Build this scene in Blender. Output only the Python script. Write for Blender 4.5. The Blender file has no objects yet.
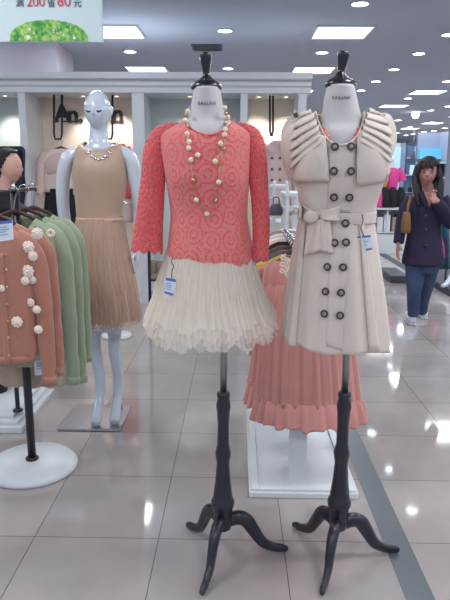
import bpy, bmesh, math, random
from mathutils import Vector, Matrix, noise
from mathutils.bvhtree import BVHTree
random.seed(7)
PI = math.pi
C = bpy.context.scene.collection
S = bpy.context.scene

# ------------------------------------------------------------------ camera
F, TH, PSI, RHO = 604.0, math.atan(130/604.0), math.radians(1.02), math.radians(0.35)
EYE = Vector((0, 0, 1.45))
fwd = Vector((-math.sin(PSI)*math.cos(TH), math.cos(PSI)*math.cos(TH), -math.sin(TH)))
r0 = Vector((math.cos(PSI), math.sin(PSI), 0)); u0 = r0.cross(fwd)
rt = r0*math.cos(RHO) + u0*math.sin(RHO); up = -r0*math.sin(RHO) + u0*math.cos(RHO)
cam = bpy.data.cameras.new('camera'); co = bpy.data.objects.new('camera', cam); C.objects.link(co)
M = Matrix((( rt.x, up.x, -fwd.x, EYE.x), (rt.y, up.y, -fwd.y, EYE.y), (rt.z, up.z, -fwd.z, EYE.z), (0,0,0,1)))
co.matrix_world = M
cam.sensor_width = 36; cam.sensor_fit = 'AUTO'; cam.lens = F/600*36; cam.clip_end = 200
S.camera = co
def ray(px, py): return (fwd + rt*((px-225)/F) + up*((300-py)/F)).normalized()
def P(px, py, Y):
    d = ray(px, py); return EYE + d*(Y/d.y)
def Z(px, py, z=0.0):
    d = ray(px, py); return EYE + d*((z-EYE.z)/d.z)

# ------------------------------------------------------------------ materials
def lin(c):
    return tuple(((v/255)/12.92 if v/255 <= .04045 else ((v/255+.055)/1.055)**2.4) for v in c)
def newmat(name):
    m = bpy.data.materials.new(name); m.use_nodes = True
    return m, m.node_tree.nodes, m.node_tree.links, m.node_tree.nodes['Principled BSDF']
def mat(name, c, rough=.6, metal=0, bump=0, bscale=200, vary=0, vscale=8, coat=0, sheen=0, trans=0, alpha=1, weave=False):
    m, N, L, b = newmat(name)
    b.inputs['Base Color'].default_value = (*lin(c), 1)
    b.inputs['Roughness'].default_value = rough; b.inputs['Metallic'].default_value = metal
    b.inputs['Coat Weight'].default_value = coat; b.inputs['Sheen Weight'].default_value = sheen
    b.inputs['Transmission Weight'].default_value = trans; b.inputs['Alpha'].default_value = alpha
    tc = N.new('ShaderNodeTexCoord')
    if vary:
        n = N.new('ShaderNodeTexNoise'); n.inputs['Scale'].default_value = vscale; n.inputs['Detail'].default_value = 5
        L.new(tc.outputs['Object'], n.inputs['Vector'])
        mx = N.new('ShaderNodeMix'); mx.data_type = 'RGBA'
        mx.inputs['A'].default_value = (*[v*(1-vary) for v in lin(c)], 1)
        mx.inputs['B'].default_value = (*[min(1, v*(1+vary)) for v in lin(c)], 1)
        L.new(n.outputs['Fac'], mx.inputs['Factor']); L.new(mx.outputs['Result'], b.inputs['Base Color'])
    if bump:
        n2 = N.new('ShaderNodeTexWave' if weave else 'ShaderNodeTexNoise'); n2.inputs['Scale'].default_value = bscale
        L.new(tc.outputs['Object'], n2.inputs['Vector'])
        bp = N.new('ShaderNodeBump'); bp.inputs['Strength'].default_value = bump; bp.inputs['Distance'].default_value = .003
        L.new(n2.outputs['Fac'], bp.inputs['Height']); L.new(bp.outputs['Normal'], b.inputs['Normal'])
    return m
def emit(name, c, s):
    m, N, L, b = newmat(name)
    b.inputs['Base Color'].default_value = (*lin(c), 1)
    b.inputs['Emission Color'].default_value = (*lin(c), 1); b.inputs['Emission Strength'].default_value = s
    return m

m_white = mat('white_paint', (212,217,221), .35, vary=.03, vscale=3)
m_cream = mat('cream_panel', (226,214,200), .7, vary=.03, vscale=2)
m_greywall = mat('grey_green_panel', (196,205,203), .7, vary=.03, vscale=2)
m_wallpink = mat('pinkish_wall', (190,182,190), .8, vary=.03)
m_ceil = mat('ceiling_paint', (176,184,200), .85, vary=.04, vscale=.6)
m_farwall = mat('far_wall_paint', (132,142,162), .8, vary=.1, vscale=.5)
m_black = mat('black_lacquer', (22,22,32), .28, coat=.4)
m_blackwood = mat('dark_stained_wood', (30,27,40), .36, vary=.25, vscale=30, coat=.3)
m_blackmetal = mat('black_metal', (26,27,36), .4)
m_chrome = mat('chrome', (190,190,192), .25, metal=1)
m_pole = mat('brushed_steel', (150,150,152), .35, metal=1)
m_plate = mat('polished_steel_plate', (196,198,204), .3, metal=1, bump=.05, bscale=6)
m_form = mat('ivory_linen', (200,197,198), .8, bump=.25, bscale=500, vary=.02)
m_manq = mat('glossy_white_fibreglass', (205,214,226), .16, coat=.7, vary=.01)
m_lash = mat('dark_lash_paint', (50,60,80), .5)
m_trench = mat('beige_cotton_twill', (212,200,188), .75, bump=.2, bscale=350, vary=.04, vscale=12, sheen=.2)
m_trench2 = mat('beige_cotton_lining', (182,168,158), .8, vary=.04)
m_button = mat('tortoise_button', (66,56,54), .3, vary=.4, vscale=120)
m_buttonc = mat('button_centre', (150,140,132), .3)
m_beige = mat('champagne_satin', (184,156,134), .45, bump=.15, bscale=300, vary=.05, sheen=.2)
m_taupe = mat('taupe_chiffon', (202,168,148), .8, vary=.08, vscale=25, sheen=.3)
m_sequin = mat('silver_sequin', (235,232,228), .08, metal=1)
m_pink = mat('dusty_pink_chiffon', (200,138,130), .8, vary=.08, vscale=14, sheen=.3)
m_salmon = mat('salmon_knit', (174,120,102), .9, bump=.5, bscale=420, vary=.07, vscale=40, sheen=.3)
m_green = mat('sage_green_knit', (148,164,136), .9, bump=.5, bscale=420, vary=.07, vscale=40, sheen=.3)
m_lacebeige = mat('beige_crochet_trim', (190,174,152), .9, bump=.8, bscale=150, vary=.2, vscale=100)
m_flower = mat('cream_crochet_wool', (236,222,208), .9, bump=.6, bscale=250, vary=.08, vscale=90)
m_hanger = mat('dark_walnut_wood', (66,46,42), .45, vary=.25, vscale=40)
m_hangerblack = mat('matte_black_hanger', (28,28,34), .5)
m_pearl = mat('cream_pearl', (236,222,198), .15, coat=.6)
m_gold = mat('antique_gold', (200,172,120), .3, metal=1)
m_coralbead = mat('coral_bead', (228,106,84), .3, coat=.4)
m_tag = mat('tag_card', (222,230,240), .5)
m_tagblue = mat('tag_blue_print', (70,110,190), .5)
m_tagline = mat('tag_grey_blue_print', (130,160,205), .5)
m_plastic = mat('clear_sleeve', (225,230,235), .15, alpha=.25)
m_skin = mat('skin', (176,130,120), .5, vary=.04, vscale=30)
m_skinpale = mat('pale_skin', (216,168,152), .5, vary=.04, vscale=30)
m_hair = mat('dark_brown_hair', (20,13,17), .65, bump=.6, bscale=90, vary=.3, vscale=60)
m_lip = mat('lip_colour', (170,80,80), .4)
m_eye = mat('dark_eye', (24,18,20), .3)
m_coat = mat('dark_purple_wool', (38,30,60), .85, vary=.15, vscale=20)
m_jeans = mat('blue_denim', (52,68,98), .85, vary=.25, vscale=14, bump=.2)
m_shoew = mat('off_white_leather', (205,203,208), .45, vary=.04)
m_mustard = mat('mustard_leather', (118,84,40), .5, vary=.15)
m_blackcloth = mat('black_cotton', (24,24,30), .85, vary=.2, vscale=20)
m_navy = mat('navy_cloth', (28,30,48), .85, vary=.2, vscale=20)
m_coral = mat('coral_cloth', (226,96,92), .8, vary=.08, vscale=30)
m_palepink = mat('pale_pink_cotton', (206,180,178), .8, vary=.05, vscale=20)
m_palelace = mat('pale_blush_lace', (222,200,188), .85, vary=.15, vscale=70, bump=.5)
m_yellow = mat('ochre_yellow_cloth', (196,160,70), .8, vary=.1)
m_brown = mat('brown_cloth', (96,66,58), .85, vary=.15)
m_grey = mat('grey_cloth', (90,88,98), .85, vary=.15)
m_magenta = mat('hot_pink_cotton', (222,70,150), .8, vary=.08)
m_teal = mat('teal_patterned_cloth', (44,84,104), .8, vary=.5, vscale=12)
m_glassblue = mat('blue_grey_glass', (96,120,150), .12, vary=.35, vscale=3)
m_signtext = mat('charcoal_sign_letter', (38,36,44), .5)
m_red = mat('red_sign_print', (214,60,88), .6)
m_greyblue = mat('slate_sign_print', (92,108,124), .6)
m_signbase = mat('pale_aqua_sign_board', (203,222,224), .6, vary=.04, vscale=3)
m_daisy = mat('white_daisy_print', (245,248,245), .7)
m_bagbeige = mat('taupe_suede', (150,136,120), .85, vary=.15)
m_vent = mat('vent_grey', (70,78,96), .6)
m_strip = mat('grey_floor_strip', (92,99,104), .3, vary=.06, vscale=8, coat=.2)
m_platdark = mat('dark_grey_platform', (62,64,76), .45)
m_lamp = emit('lit_diffuser', (236,244,255), 4)
m_lampfar = emit('lit_downlight', (240,246,255), 15)
m_warm = emit('warm_spot_lamp', (255,236,210), 2)
m_cyan = emit('cyan_lit_header', (96,176,214), .35)
m_palecyan = emit('pale_backlit_panel', (186,216,232), .35)

# grass print
def grass_mat():
    m, N, L, b = newmat('grass_print')
    tc = N.new('ShaderNodeTexCoord'); v = N.new('ShaderNodeTexVoronoi'); v.inputs['Scale'].default_value = 60
    n = N.new('ShaderNodeTexNoise'); n.inputs['Scale'].default_value = 24; n.inputs['Detail'].default_value = 6
    cr = N.new('ShaderNodeValToRGB'); e = cr.color_ramp.elements
    e[0].position = .3; e[0].color = (*lin((44,130,60)),1); e[1].position = .7; e[1].color = (*lin((170,205,110)),1)
    k = cr.color_ramp.elements.new(.5); k.color = (*lin((92,170,76)),1)
    L.new(tc.outputs['Object'], v.inputs['Vector']); L.new(tc.outputs['Object'], n.inputs['Vector'])
    mx = N.new('ShaderNodeMath'); mx.operation = 'ADD'; ms = N.new('ShaderNodeMath'); ms.operation = 'MULTIPLY'; ms.inputs[1].default_value = .35
    L.new(v.outputs['Distance'], ms.inputs[0]); L.new(ms.outputs[0], mx.inputs[0]); L.new(n.outputs['Fac'], mx.inputs[1])
    sb = N.new('ShaderNodeMath'); sb.operation='SUBTRACT'; sb.inputs[1].default_value=.12
    L.new(mx.outputs[0], sb.inputs[0]); L.new(sb.outputs[0], cr.inputs['Fac']); L.new(cr.outputs['Color'], b.inputs['Base Color'])
    b.inputs['Roughness'].default_value = .7
    return m
m_grass = grass_mat()

def floor_mat():
    m, N, L, b = newmat('polished_floor_tiles')
    tc = N.new('ShaderNodeTexCoord'); sp = N.new('ShaderNodeSeparateXYZ'); L.new(tc.outputs['Object'], sp.inputs[0])
    def grout(sock, off):
        a = N.new('ShaderNodeMath'); a.operation='SUBTRACT'; a.inputs[1].default_value = off; L.new(sock, a.inputs[0])
        d = N.new('ShaderNodeMath'); d.operation='DIVIDE'; d.inputs[1].default_value = .5; L.new(a.outputs[0], d.inputs[0])
        f = N.new('ShaderNodeMath'); f.operation='FRACT'; L.new(d.outputs[0], f.inputs[0])
        s = N.new('ShaderNodeMath'); s.operation='SUBTRACT'; s.inputs[1].default_value=.5; L.new(f.outputs[0], s.inputs[0])
        ab = N.new('ShaderNodeMath'); ab.operation='ABSOLUTE'; L.new(s.outputs[0], ab.inputs[0])
        g = N.new('ShaderNodeMath'); g.operation='GREATER_THAN'; g.inputs[1].default_value=.4962; L.new(ab.outputs[0], g.inputs[0])
        fl = N.new('ShaderNodeMath'); fl.operation='FLOOR'; L.new(d.outputs[0], fl.inputs[0])
        return g.outputs[0], fl.outputs[0]
    gx, ix = grout(sp.outputs['X'], .2); gy, iy = grout(sp.outputs['Y'], 2.166)
    mxg = N.new('ShaderNodeMath'); mxg.operation='MAXIMUM'; L.new(gx, mxg.inputs[0]); L.new(gy, mxg.inputs[1])
    cb = N.new('ShaderNodeCombineXYZ'); L.new(ix, cb.inputs[0]); L.new(iy, cb.inputs[1])
    wn = N.new('ShaderNodeTexWhiteNoise'); wn.noise_dimensions='2D'; L.new(cb.outputs[0], wn.inputs['Vector'])
    n = N.new('ShaderNodeTexNoise'); n.inputs['Scale'].default_value = 2.2; n.inputs['Detail'].default_value = 6
    L.new(tc.outputs['Object'], n.inputs['Vector'])
    ad = N.new('ShaderNodeMath'); ad.operation='MULTIPLY_ADD'; ad.inputs[1].default_value=.22
    L.new(wn.outputs['Value'], ad.inputs[0]); L.new(n.outputs['Fac'], ad.inputs[2])
    cr = N.new('ShaderNodeValToRGB'); e = cr.color_ramp.elements
    e[0].position=.3; e[0].color=(*lin((148,141,139)),1); e[1].position=.9; e[1].color=(*lin((180,172,169)),1)
    L.new(ad.outputs[0], cr.inputs['Fac'])
    mx = N.new('ShaderNodeMix'); mx.data_type='RGBA'; L.new(mxg.outputs[0], mx.inputs['Factor'])
    L.new(cr.outputs['Color'], mx.inputs['A']); mx.inputs['B'].default_value=(*lin((104,97,97)),1)
    L.new(mx.outputs['Result'], b.inputs['Base Color'])
    b.inputs['Roughness'].default_value=.06; b.inputs['Specular IOR Level'].default_value=.9
    n2 = N.new('ShaderNodeTexNoise'); n2.inputs['Scale'].default_value=3; L.new(tc.outputs['Object'], n2.inputs['Vector'])
    bp = N.new('ShaderNodeBump'); bp.inputs['Strength'].default_value=.018; bp.inputs['Distance'].default_value=.01
    L.new(n2.outputs['Fac'], bp.inputs['Height']); L.new(bp.outputs['Normal'], b.inputs['Normal'])
    return m
m_floor = floor_mat()

def lace_mat(name, deep, light, hole, amin):
    m, N, L, b = newmat(name)
    uv = N.new('ShaderNodeUVMap'); pass
    v = N.new('ShaderNodeTexVoronoi'); v.voronoi_dimensions='2D'; v.inputs['Scale'].default_value=15.5; v.inputs['Randomness'].default_value=.35
    L.new(uv.outputs[0], v.inputs['Vector'])
    r = N.new('ShaderNodeMath'); r.operation='MULTIPLY'; r.inputs[1].default_value=24; L.new(v.outputs['Distance'], r.inputs[0])
    s = N.new('ShaderNodeMath'); s.operation='SINE'; L.new(r.outputs[0], s.inputs[0])
    v2 = N.new('ShaderNodeTexVoronoi'); v2.voronoi_dimensions='2D'; v2.inputs['Scale'].default_value=110; L.new(uv.outputs[0], v2.inputs['Vector'])
    a = N.new('ShaderNodeMath'); a.operation='MULTIPLY_ADD'; a.inputs[1].default_value=.5; L.new(s.outputs[0], a.inputs[0]); L.new(v2.outputs['Distance'], a.inputs[2])
    mr = N.new('ShaderNodeMapRange'); mr.inputs['From Min'].default_value=-.1; mr.inputs['From Max'].default_value=.95; L.new(a.outputs[0], mr.inputs['Value'])
    mx = N.new('ShaderNodeMix'); mx.data_type='RGBA'; mx.inputs['A'].default_value=(*lin(deep),1); mx.inputs['B'].default_value=(*lin(light),1)
    L.new(mr.outputs[0], mx.inputs['Factor']); L.new(mx.outputs['Result'], b.inputs['Base Color'])
    g = N.new('ShaderNodeMath'); g.operation='GREATER_THAN'; g.inputs[1].default_value=hole; L.new(a.outputs[0], g.inputs[0])
    inv = N.new('ShaderNodeMath'); inv.operation='SUBTRACT'; inv.inputs[0].default_value=1; L.new(g.outputs[0], inv.inputs[1])
    mm = N.new('ShaderNodeMapRange'); mm.inputs['To Min'].default_value=amin; mm.inputs['To Max'].default_value=1; L.new(inv.outputs[0], mm.inputs['Value'])
    L.new(mm.outputs[0], b.inputs['Alpha'])
    b.inputs['Roughness'].default_value=.75; b.inputs['Sheen Weight'].default_value=.3
    bp = N.new('ShaderNodeBump'); bp.inputs['Strength'].default_value=.35; bp.inputs['Distance'].default_value=.003; bp.invert=True
    L.new(a.outputs[0], bp.inputs['Height']); L.new(bp.outputs['Normal'], b.inputs['Normal'])
    return m
m_lace = lace_mat('coral_crochet_lace', (222,88,92), (230,146,134), .66, .8)
m_laceslv = lace_mat('coral_crochet_lace_sleeve', (220,70,80), (232,122,116), .62, .5)

def tulle_mat(name, c, opac):
    m, N, L, b = newmat(name)
    uv = N.new('ShaderNodeUVMap'); pass
    mp = N.new('ShaderNodeMapping'); mp.inputs['Scale'].default_value=(60,2.0,1); L.new(uv.outputs[0], mp.inputs['Vector'])
    n = N.new('ShaderNodeTexNoise'); n.inputs['Scale'].default_value=1; n.inputs['Detail'].default_value=4; L.new(mp.outputs[0], n.inputs['Vector'])
    b.inputs['Base Color'].default_value=(*lin(c),1); b.inputs['Roughness'].default_value=.85
    mr = N.new('ShaderNodeMapRange'); mr.inputs['From Min'].default_value=.3; mr.inputs['From Max'].default_value=.7
    mr.inputs['To Min'].default_value=opac-.16; mr.inputs['To Max'].default_value=min(1,opac+.16); L.new(n.outputs['Fac'], mr.inputs['Value'])
    L.new(mr.outputs[0], b.inputs['Alpha'])
    return m
m_tulle = tulle_mat('ivory_tulle', (244,234,220), .42)
m_tulle2 = mat('ivory_underskirt', (232,220,206), .85, vary=.03, vscale=20)
m_nude = tulle_mat('taupe_tulle', (208,176,158), .45)

# ------------------------------------------------------------------ helpers
def bm_new(): return bmesh.new()
def obj(name, bm, m, parent=None, smooth=True, weld=False):
    if weld: bmesh.ops.remove_doubles(bm, verts=bm.verts, dist=1e-5)
    bmesh.ops.recalc_face_normals(bm, faces=bm.faces)
    me = bpy.data.meshes.new(name); bm.to_mesh(me); bm.free()
    me.materials.append(m)
    if smooth:
        for p in me.polygons: p.use_smooth = True
    o = bpy.data.objects.new(name, me); C.objects.link(o)
    if parent is not None:
        o.parent = parent; o.matrix_parent_inverse = parent.matrix_basis.inverted()
    return o
def tag(o, label, cat, group=None, kind=None):
    o['label'] = label; o['category'] = cat
    if group: o['group'] = group
    if kind: o['kind'] = kind
    return o
def thing(name, label, cat, loc=(0,0,0), group=None):
    o = bpy.data.objects.new(name, None); C.objects.link(o); o.location = loc; o.empty_display_size = .1
    return tag(o, label, cat, group)
def struct(name, bm, m, label=None):
    o = obj(name, bm, m, smooth=False); o['kind'] = 'structure'
    if label: o['label'] = label
    return o
def mod(o, t, **k):
    md = o.modifiers.new(t.lower(), t)
    for a, v in k.items(): setattr(md, a, v)
    return md
def solid(o, t, off=0): return mod(o, 'SOLIDIFY', thickness=t, offset=off)
def bevel(o, w=.004, s=2): return mod(o, 'BEVEL', width=w, segments=s, limit_method='ANGLE')
def box(bm, x0, x1, y0, y1, z0, z1):
    vs = [bm.verts.new((x, y, z)) for x in (x0,x1) for y in (y0,y1) for z in (z0,z1)]
    for f in ((0,1,3,2),(4,6,7,5),(0,4,5,1),(2,3,7,6),(0,2,6,4),(1,5,7,3)): bm.faces.new([vs[i] for i in f])
    return vs
def catmull(vals, steps):
    out = []; n = len(vals)
    for i in range(n-1):
        p0 = vals[max(0,i-1)]; p1 = vals[i]; p2 = vals[i+1]; p3 = vals[min(n-1,i+2)]
        for s in range(steps):
            t = s/steps
            out.append(tuple(.5*((2*b)+(-a+c)*t+(2*a-5*b+4*c-d)*t*t+(-a+3*b-3*c+d)*t**3) for a,b,c,d in zip(p0,p1,p2,p3)))
    out.append(tuple(vals[-1])); return out
def loft(bm, rings, n=48, steps=4, rf=None, zf=None, caps=(False,False), sq=1.0, mats=None):
    """rings: (cx,cy,z,rx,ry). rf(theta,t)->radius factor; zf(theta,t)->dz"""
    R = catmull(rings, steps) if steps > 1 else rings
    uvl = bm.loops.layers.uv.verify()
    grid = []
    per = 2*PI*max(max(r[3],r[4]) for r in rings)
    for i, (cx,cy,z,rx,ry) in enumerate(R):
        t = i/(len(R)-1); row = []
        for k in range(n):
            th = 2*PI*k/n; f = rf(th,t) if rf else 1; dz = zf(th,t) if zf else 0
            c, s = math.cos(th), math.sin(th)
            if sq != 1: c = math.copysign(abs(c)**sq, c); s = math.copysign(abs(s)**sq, s)
            row.append(bm.verts.new((cx+rx*f*c, cy+ry*f*s, z+dz)))
        grid.append(row)
    for i in range(len(R)-1):
        for k in range(n):
            k2 = (k+1)%n
            f = bm.faces.new((grid[i][k],grid[i][k2],grid[i+1][k2],grid[i+1][k]))
            us = (k/n*per,(k+1)/n*per,(k+1)/n*per,k/n*per); vs = (R[i][2],R[i][2],R[i+1][2],R[i+1][2])
            for l,u,v in zip(f.loops,us,vs): l[uvl].uv = (u,v)
    if caps[0]: bm.faces.new(grid[0][::-1])
    if caps[1]: bm.faces.new(grid[-1])
    return grid
def rows(lst, Y, default_ry=.6):
    """(py, xl, xr[, ry metres[, dy]]) -> rings at the plane Y"""
    out = []
    for r in lst:
        a = P(r[1], r[0], Y); b = P(r[2], r[0], Y); rx = (b.x-a.x)/2
        ry = r[3] if len(r) > 3 else rx*default_ry
        out.append(((a.x+b.x)/2, Y+(r[4] if len(r) > 4 else 0), (a.z+b.z)/2, rx, ry))
    return out
def lathe(bm, prof, cx=0, cy=0, n=32, z0=0, tilt=None):
    gr = []
    for r, z in prof:
        gr.append([bm.verts.new((cx+max(r,1e-5)*math.cos(2*PI*k/n), cy+max(r,1e-5)*math.sin(2*PI*k/n), z0+z)) for k in range(n)])
    for i in range(len(gr)-1):
        for k in range(n): bm.faces.new((gr[i][k],gr[i][(k+1)%n],gr[i+1][(k+1)%n],gr[i+1][k]))
    bm.faces.new(gr[0][::-1]); bm.faces.new(gr[-1])
    return [v for g in gr for v in g]
def sweep(bm, pts, rad, n=12, flat=1.0, smooth=4, closed=False, ref=None):
    """tube with varying radius; flat<1 squashes the second axis"""
    pts = [Vector(p) for p in pts]
    rad = rad if isinstance(rad, (list,tuple)) else [rad]*len(pts)
    if smooth > 1 and len(pts) > 2:
        q = catmull([(*p, r) for p, r in zip(pts, rad)], smooth); pts = [Vector(a[:3]) for a in q]; rad = [a[3] for a in q]
    uvl = bm.loops.layers.uv.verify()
    gr = []; prev = None; dist = 0
    ds = []
    for i, p in enumerate(pts):
        d = (pts[min(i+1,len(pts)-1)]-pts[max(i-1,0)]).normalized()
        if prev is None:
            a = Vector(ref) if ref else (Vector((0,1,0)) if abs(d.y) < .9 else Vector((1,0,0)))
        else: a = prev
        s = (a - d*a.dot(d)).normalized(); prev = s; w = d.cross(s)
        if i: dist += (p-pts[i-1]).length
        ds.append(dist)
        gr.append([bm.verts.new(p + s*(rad[i]*flat*math.cos(2*PI*k/n)) + w*(rad[i]*math.sin(2*PI*k/n))) for k in range(n)])
    per = 2*PI*max(rad)
    for i in range(len(gr)-1):
        for k in range(n):
            f = bm.faces.new((gr[i][k],gr[i][(k+1)%n],gr[i+1][(k+1)%n],gr[i+1][k]))
            for l,(u,v) in zip(f.loops, ((k/n*per,ds[i]),((k+1)/n*per,ds[i]),((k+1)/n*per,ds[i+1]),(k/n*per,ds[i+1]))): l[uvl].uv=(u,v)
    if not closed: bm.faces.new(gr[0][::-1]); bm.faces.new(gr[-1])
    return gr
def ball(bm, c, r, seg=16, sc=(1,1,1)):
    g = bmesh.ops.create_uvsphere(bm, u_segments=seg, v_segments=max(6,seg//2), radius=1)
    for v in g['verts']: v.co = Vector((v.co.x*r*sc[0], v.co.y*r*sc[1], v.co.z*r*sc[2])) + Vector(c)
    return g['verts']
def caster(o_or_list):
    dg = bpy.context.evaluated_depsgraph_get()
    vs, fs = [], []
    for o in (o_or_list if isinstance(o_or_list, list) else [o_or_list]):
        b = len(vs); mw = o.matrix_world
        vs += [o.matrix_basis @ v.co if o.parent is None else v.co.copy() for v in o.data.vertices]
        fs += [tuple(b+i for i in p.vertices) for p in o.data.polygons]
    return BVHTree.FromPolygons(vs, fs)
def hit(bvh, px, py, fall, off=.003):
    d = ray(px, py); loc, nrm, idx, dist = bvh.ray_cast(EYE, d)
    if loc is None: return P(px, py, fall), -d
    if nrm.dot(d) > 0: nrm = -nrm
    return loc + nrm*off, nrm
def patch(bm, bvh, c, fall, off=.004, nu=10, nv=10, bulge=0):
    """c = 4 pixel corners (tl,tr,br,bl) laid on the surface"""
    g = []
    for j in range(nv+1):
        row = []
        for i in range(nu+1):
            u, v = i/nu, j/nv
            px = (1-v)*((1-u)*c[0][0]+u*c[1][0]) + v*((1-u)*c[3][0]+u*c[2][0])
            py = (1-v)*((1-u)*c[0][1]+u*c[1][1]) + v*((1-u)*c[3][1]+u*c[2][1])
            p, nr = hit(bvh, px, py, fall, off + bulge*math.sin(PI*u)*math.sin(PI*v))
            row.append(bm.verts.new(p))
        g.append(row)
    for j in range(nv):
        for i in range(nu): bm.faces.new((g[j][i],g[j][i+1],g[j+1][i+1],g[j+1][i]))
def text(name, s, m, size, loc, rot, parent, ext=.002, align='LEFT', spacing=1, off=0):
    cu = bpy.data.curves.new(name, 'FONT'); cu.body = s; cu.size = size; cu.extrude = ext; cu.align_x = align; cu.space_character = spacing
    cu.offset = off; tmp = bpy.data.objects.new('tmp', cu); C.objects.link(tmp)
    me = bpy.data.meshes.new_from_object(tmp.evaluated_get(bpy.context.evaluated_depsgraph_get()))
    bpy.data.objects.remove(tmp); me.materials.clear(); me.materials.append(m)
    o = bpy.data.objects.new(name, me); C.objects.link(o)
    me.transform(Matrix.Translation(Vector(loc)) @ Matrix.Rotation(rot[0], 4, 'X'))
    if parent is not None: o.parent = parent; o.matrix_parent_inverse = parent.matrix_basis.inverted()
    return o
def proj(p):
    v = p-EYE; d = v.dot(fwd); return 225+F*v.dot(rt)/d, 300-F*v.dot(up)/d
def inside(x, y, poly):
    c = False; j = len(poly)-1
    for i in range(len(poly)):
        xi, yi = poly[i]; xj, yj = poly[j]
        if (yi > y) != (yj > y) and x < (xj-xi)*(y-yi)/(yj-yi)+xi: c = not c
        j = i
    return c
def cut_front(bm, poly, Y):
    """open a neckline: drop the front faces that lie inside the outline"""
    for _ in range(2):
        fs = [f for f in bm.faces if f.calc_center_median().y < Y and min(q[1] for q in poly)-12 < proj(f.calc_center_median())[1] < max(q[1] for q in poly)+6]
        bmesh.ops.subdivide_edges(bm, edges=list({e for f in fs for e in f.edges}), cuts=1, use_grid_fill=True)
    kill = [f for f in bm.faces if f.calc_center_median().y < Y and inside(*proj(f.calc_center_median()), poly)]
    bmesh.ops.delete(bm, geom=kill, context='FACES')
def nz(*a): return noise.noise(Vector(a))

# ------------------------------------------------------------------ shell
CZ = 2.95
b = bm_new(); box(b, -9, 12, -4, 36, -.1, 0); struct('floor', b, m_floor, 'polished pale grey tile floor')
b = bm_new(); box(b, -9, 12, -4, 36, CZ, CZ+.1); struct('ceiling', b, m_ceil, 'smooth blue grey shop ceiling')
b = bm_new(); box(b, -9, 12, 34, 34.2, 0, CZ); struct('wall_back', b, m_farwall, 'distant dim wall at the end of the shop')
b = bm_new(); box(b, .60, .70, -3, 33, .0, .0015); struct('trim_1', b, m_strip, 'grey strip inlaid in the tile floor')
b = bm_new(); box(b, 2.53, 2.68, 7.0, 33, .0, .0015); struct('trim_2', b, m_platdark, 'dark strip along the far edge of the aisle')

# wall block above and behind the display unit
pc = P(56, 60, 7.7)
b = bm_new(); box(b, -9, pc.x, 7.7, 8.5, 0, CZ); struct('wall_left', b, m_wallpink, 'pinkish wall block rising behind the display unit')

# ceiling lamps -----------------------------------------------------
def area(loc, size, power, col=(.95,.97,1)):
    l = bpy.data.lights.new('ceiling_lamp_light', 'AREA'); l.shape='SQUARE'; l.size=size; l.energy=power; l.color=col
    o = bpy.data.objects.new('ceiling_lamp_light', l); C.objects.link(o); o.location = loc
    return o
visible = {(1,0):'square ceiling panel lamp, larger and nearer, above the trench dress', (1,1):'square ceiling panel lamp just above the right end of the white cornice',
           (0,0):'square ceiling panel lamp partly hidden by the hanging grass sign', (0,1):'square ceiling panel lamp just above the cornice near the mannequin head',
           (2,2):'wide ceiling panel lamp at upper right beyond the trench dress', (2,3):'slim ceiling panel lamp right of the trench dress shoulder',
           (3,5):'small far ceiling panel lamp at the right edge above the walking woman'}
for kx in range(-1,5):
    for ky in range(-4,9):
        x = -1.38+2.52*kx; y = 7.15+2.57*ky
        if x < pc.x and 7.4 < y < 8.8: continue
        if kx == -1 and ky > 0: continue
        if ky > 4 and kx < 2: continue
        if abs(x) < 9: area((x,y,CZ-.035), .6, 24 if ky < 2 else 30)
        if ky < -2: 
            pass
        lb = visible.get((kx,ky), 'square flat panel lamp set in the grey ceiling farther off')
        t = thing('ceiling_panel_lamp', lb, 'ceiling light', (x,y,CZ), 'square ceiling panel lamps')
        if ky < 0: t['label'] = 'square flat panel lamp set in the ceiling over the front aisle'
        b = bm_new(); box(b, x-.29,x+.29,y-.29,y+.29,CZ-.014,CZ-.004); obj('diffuser', b, m_lamp, t, False)
        b = bm_new()
        for q in ((x-.315,x-.29,y-.315,y+.315),(x+.29,x+.315,y-.315,y+.315),(x-.29,x+.29,y-.315,y-.29),(x-.29,x+.29,y+.29,y+.315)): box(b, *q, CZ-.02, CZ)
        obj('frame', b, m_white, t, False)
DL = [(360,1,'at the very top edge above the right dress form'),(225,30,'in line between the two dress form finials'),(130,51,'above the bald mannequin, below the grass sign edge'),
 (228,68,'just above the cornice beside the left dress form finial'),(322,52,'just left of the tilted finial'),(419,53,'high up near the right edge'),(394,69,'upper right, one back from the brightest row'),
 (376,81,'right of the black neck cap of the trench dress form'),(361,90,'just above the trench dress shoulder'),(449,34,'cut by the right edge, topmost there'),(447,81,'cut by the right edge beside the wide panel lamp'),
 (408,98,'between the wide and the slim panel lamps'),(448,106,'small, at the right edge under the wide panel lamp'),(431,110,'small, right of the glowing spot'),
 (433,122,'tiny, right above the walking woman'),(410,127,'tiny, over the far glass case'),(445,128,'tiny, far right over the pale partition'),(424,131.5,None),(406,135,None),(423,136,None),(434,130.5,None),(398,120,None),(440,137,None),(413,134,None),(303,81,'behind the left side of the trench dress form finial')]
for px, py, l in DL:
    p = Z(px, py, CZ)
    if py < 5: p = Z(px, 3, CZ)
    lb = ('round ceiling downlight ' + l) if l else 'tiny round downlight far down the shop ceiling'
    t = thing('downlight', lb, 'ceiling light', (p.x,p.y,CZ), 'round recessed downlights')
    r = .075 if py < 115 else .1
    b = bm_new(); lathe(b, [(r,-.012),(r*.97,-.006),(r*.8,-.002)], p.x, p.y, 20, CZ); obj('diffuser', b, m_lampfar, t)
    b = bm_new(); lathe(b, [(r,-.012),(r*1.2,-.01),(r*1.22,0),(r,0)], p.x, p.y, 20, CZ); obj('trim_ring', b, m_white, t)
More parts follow.
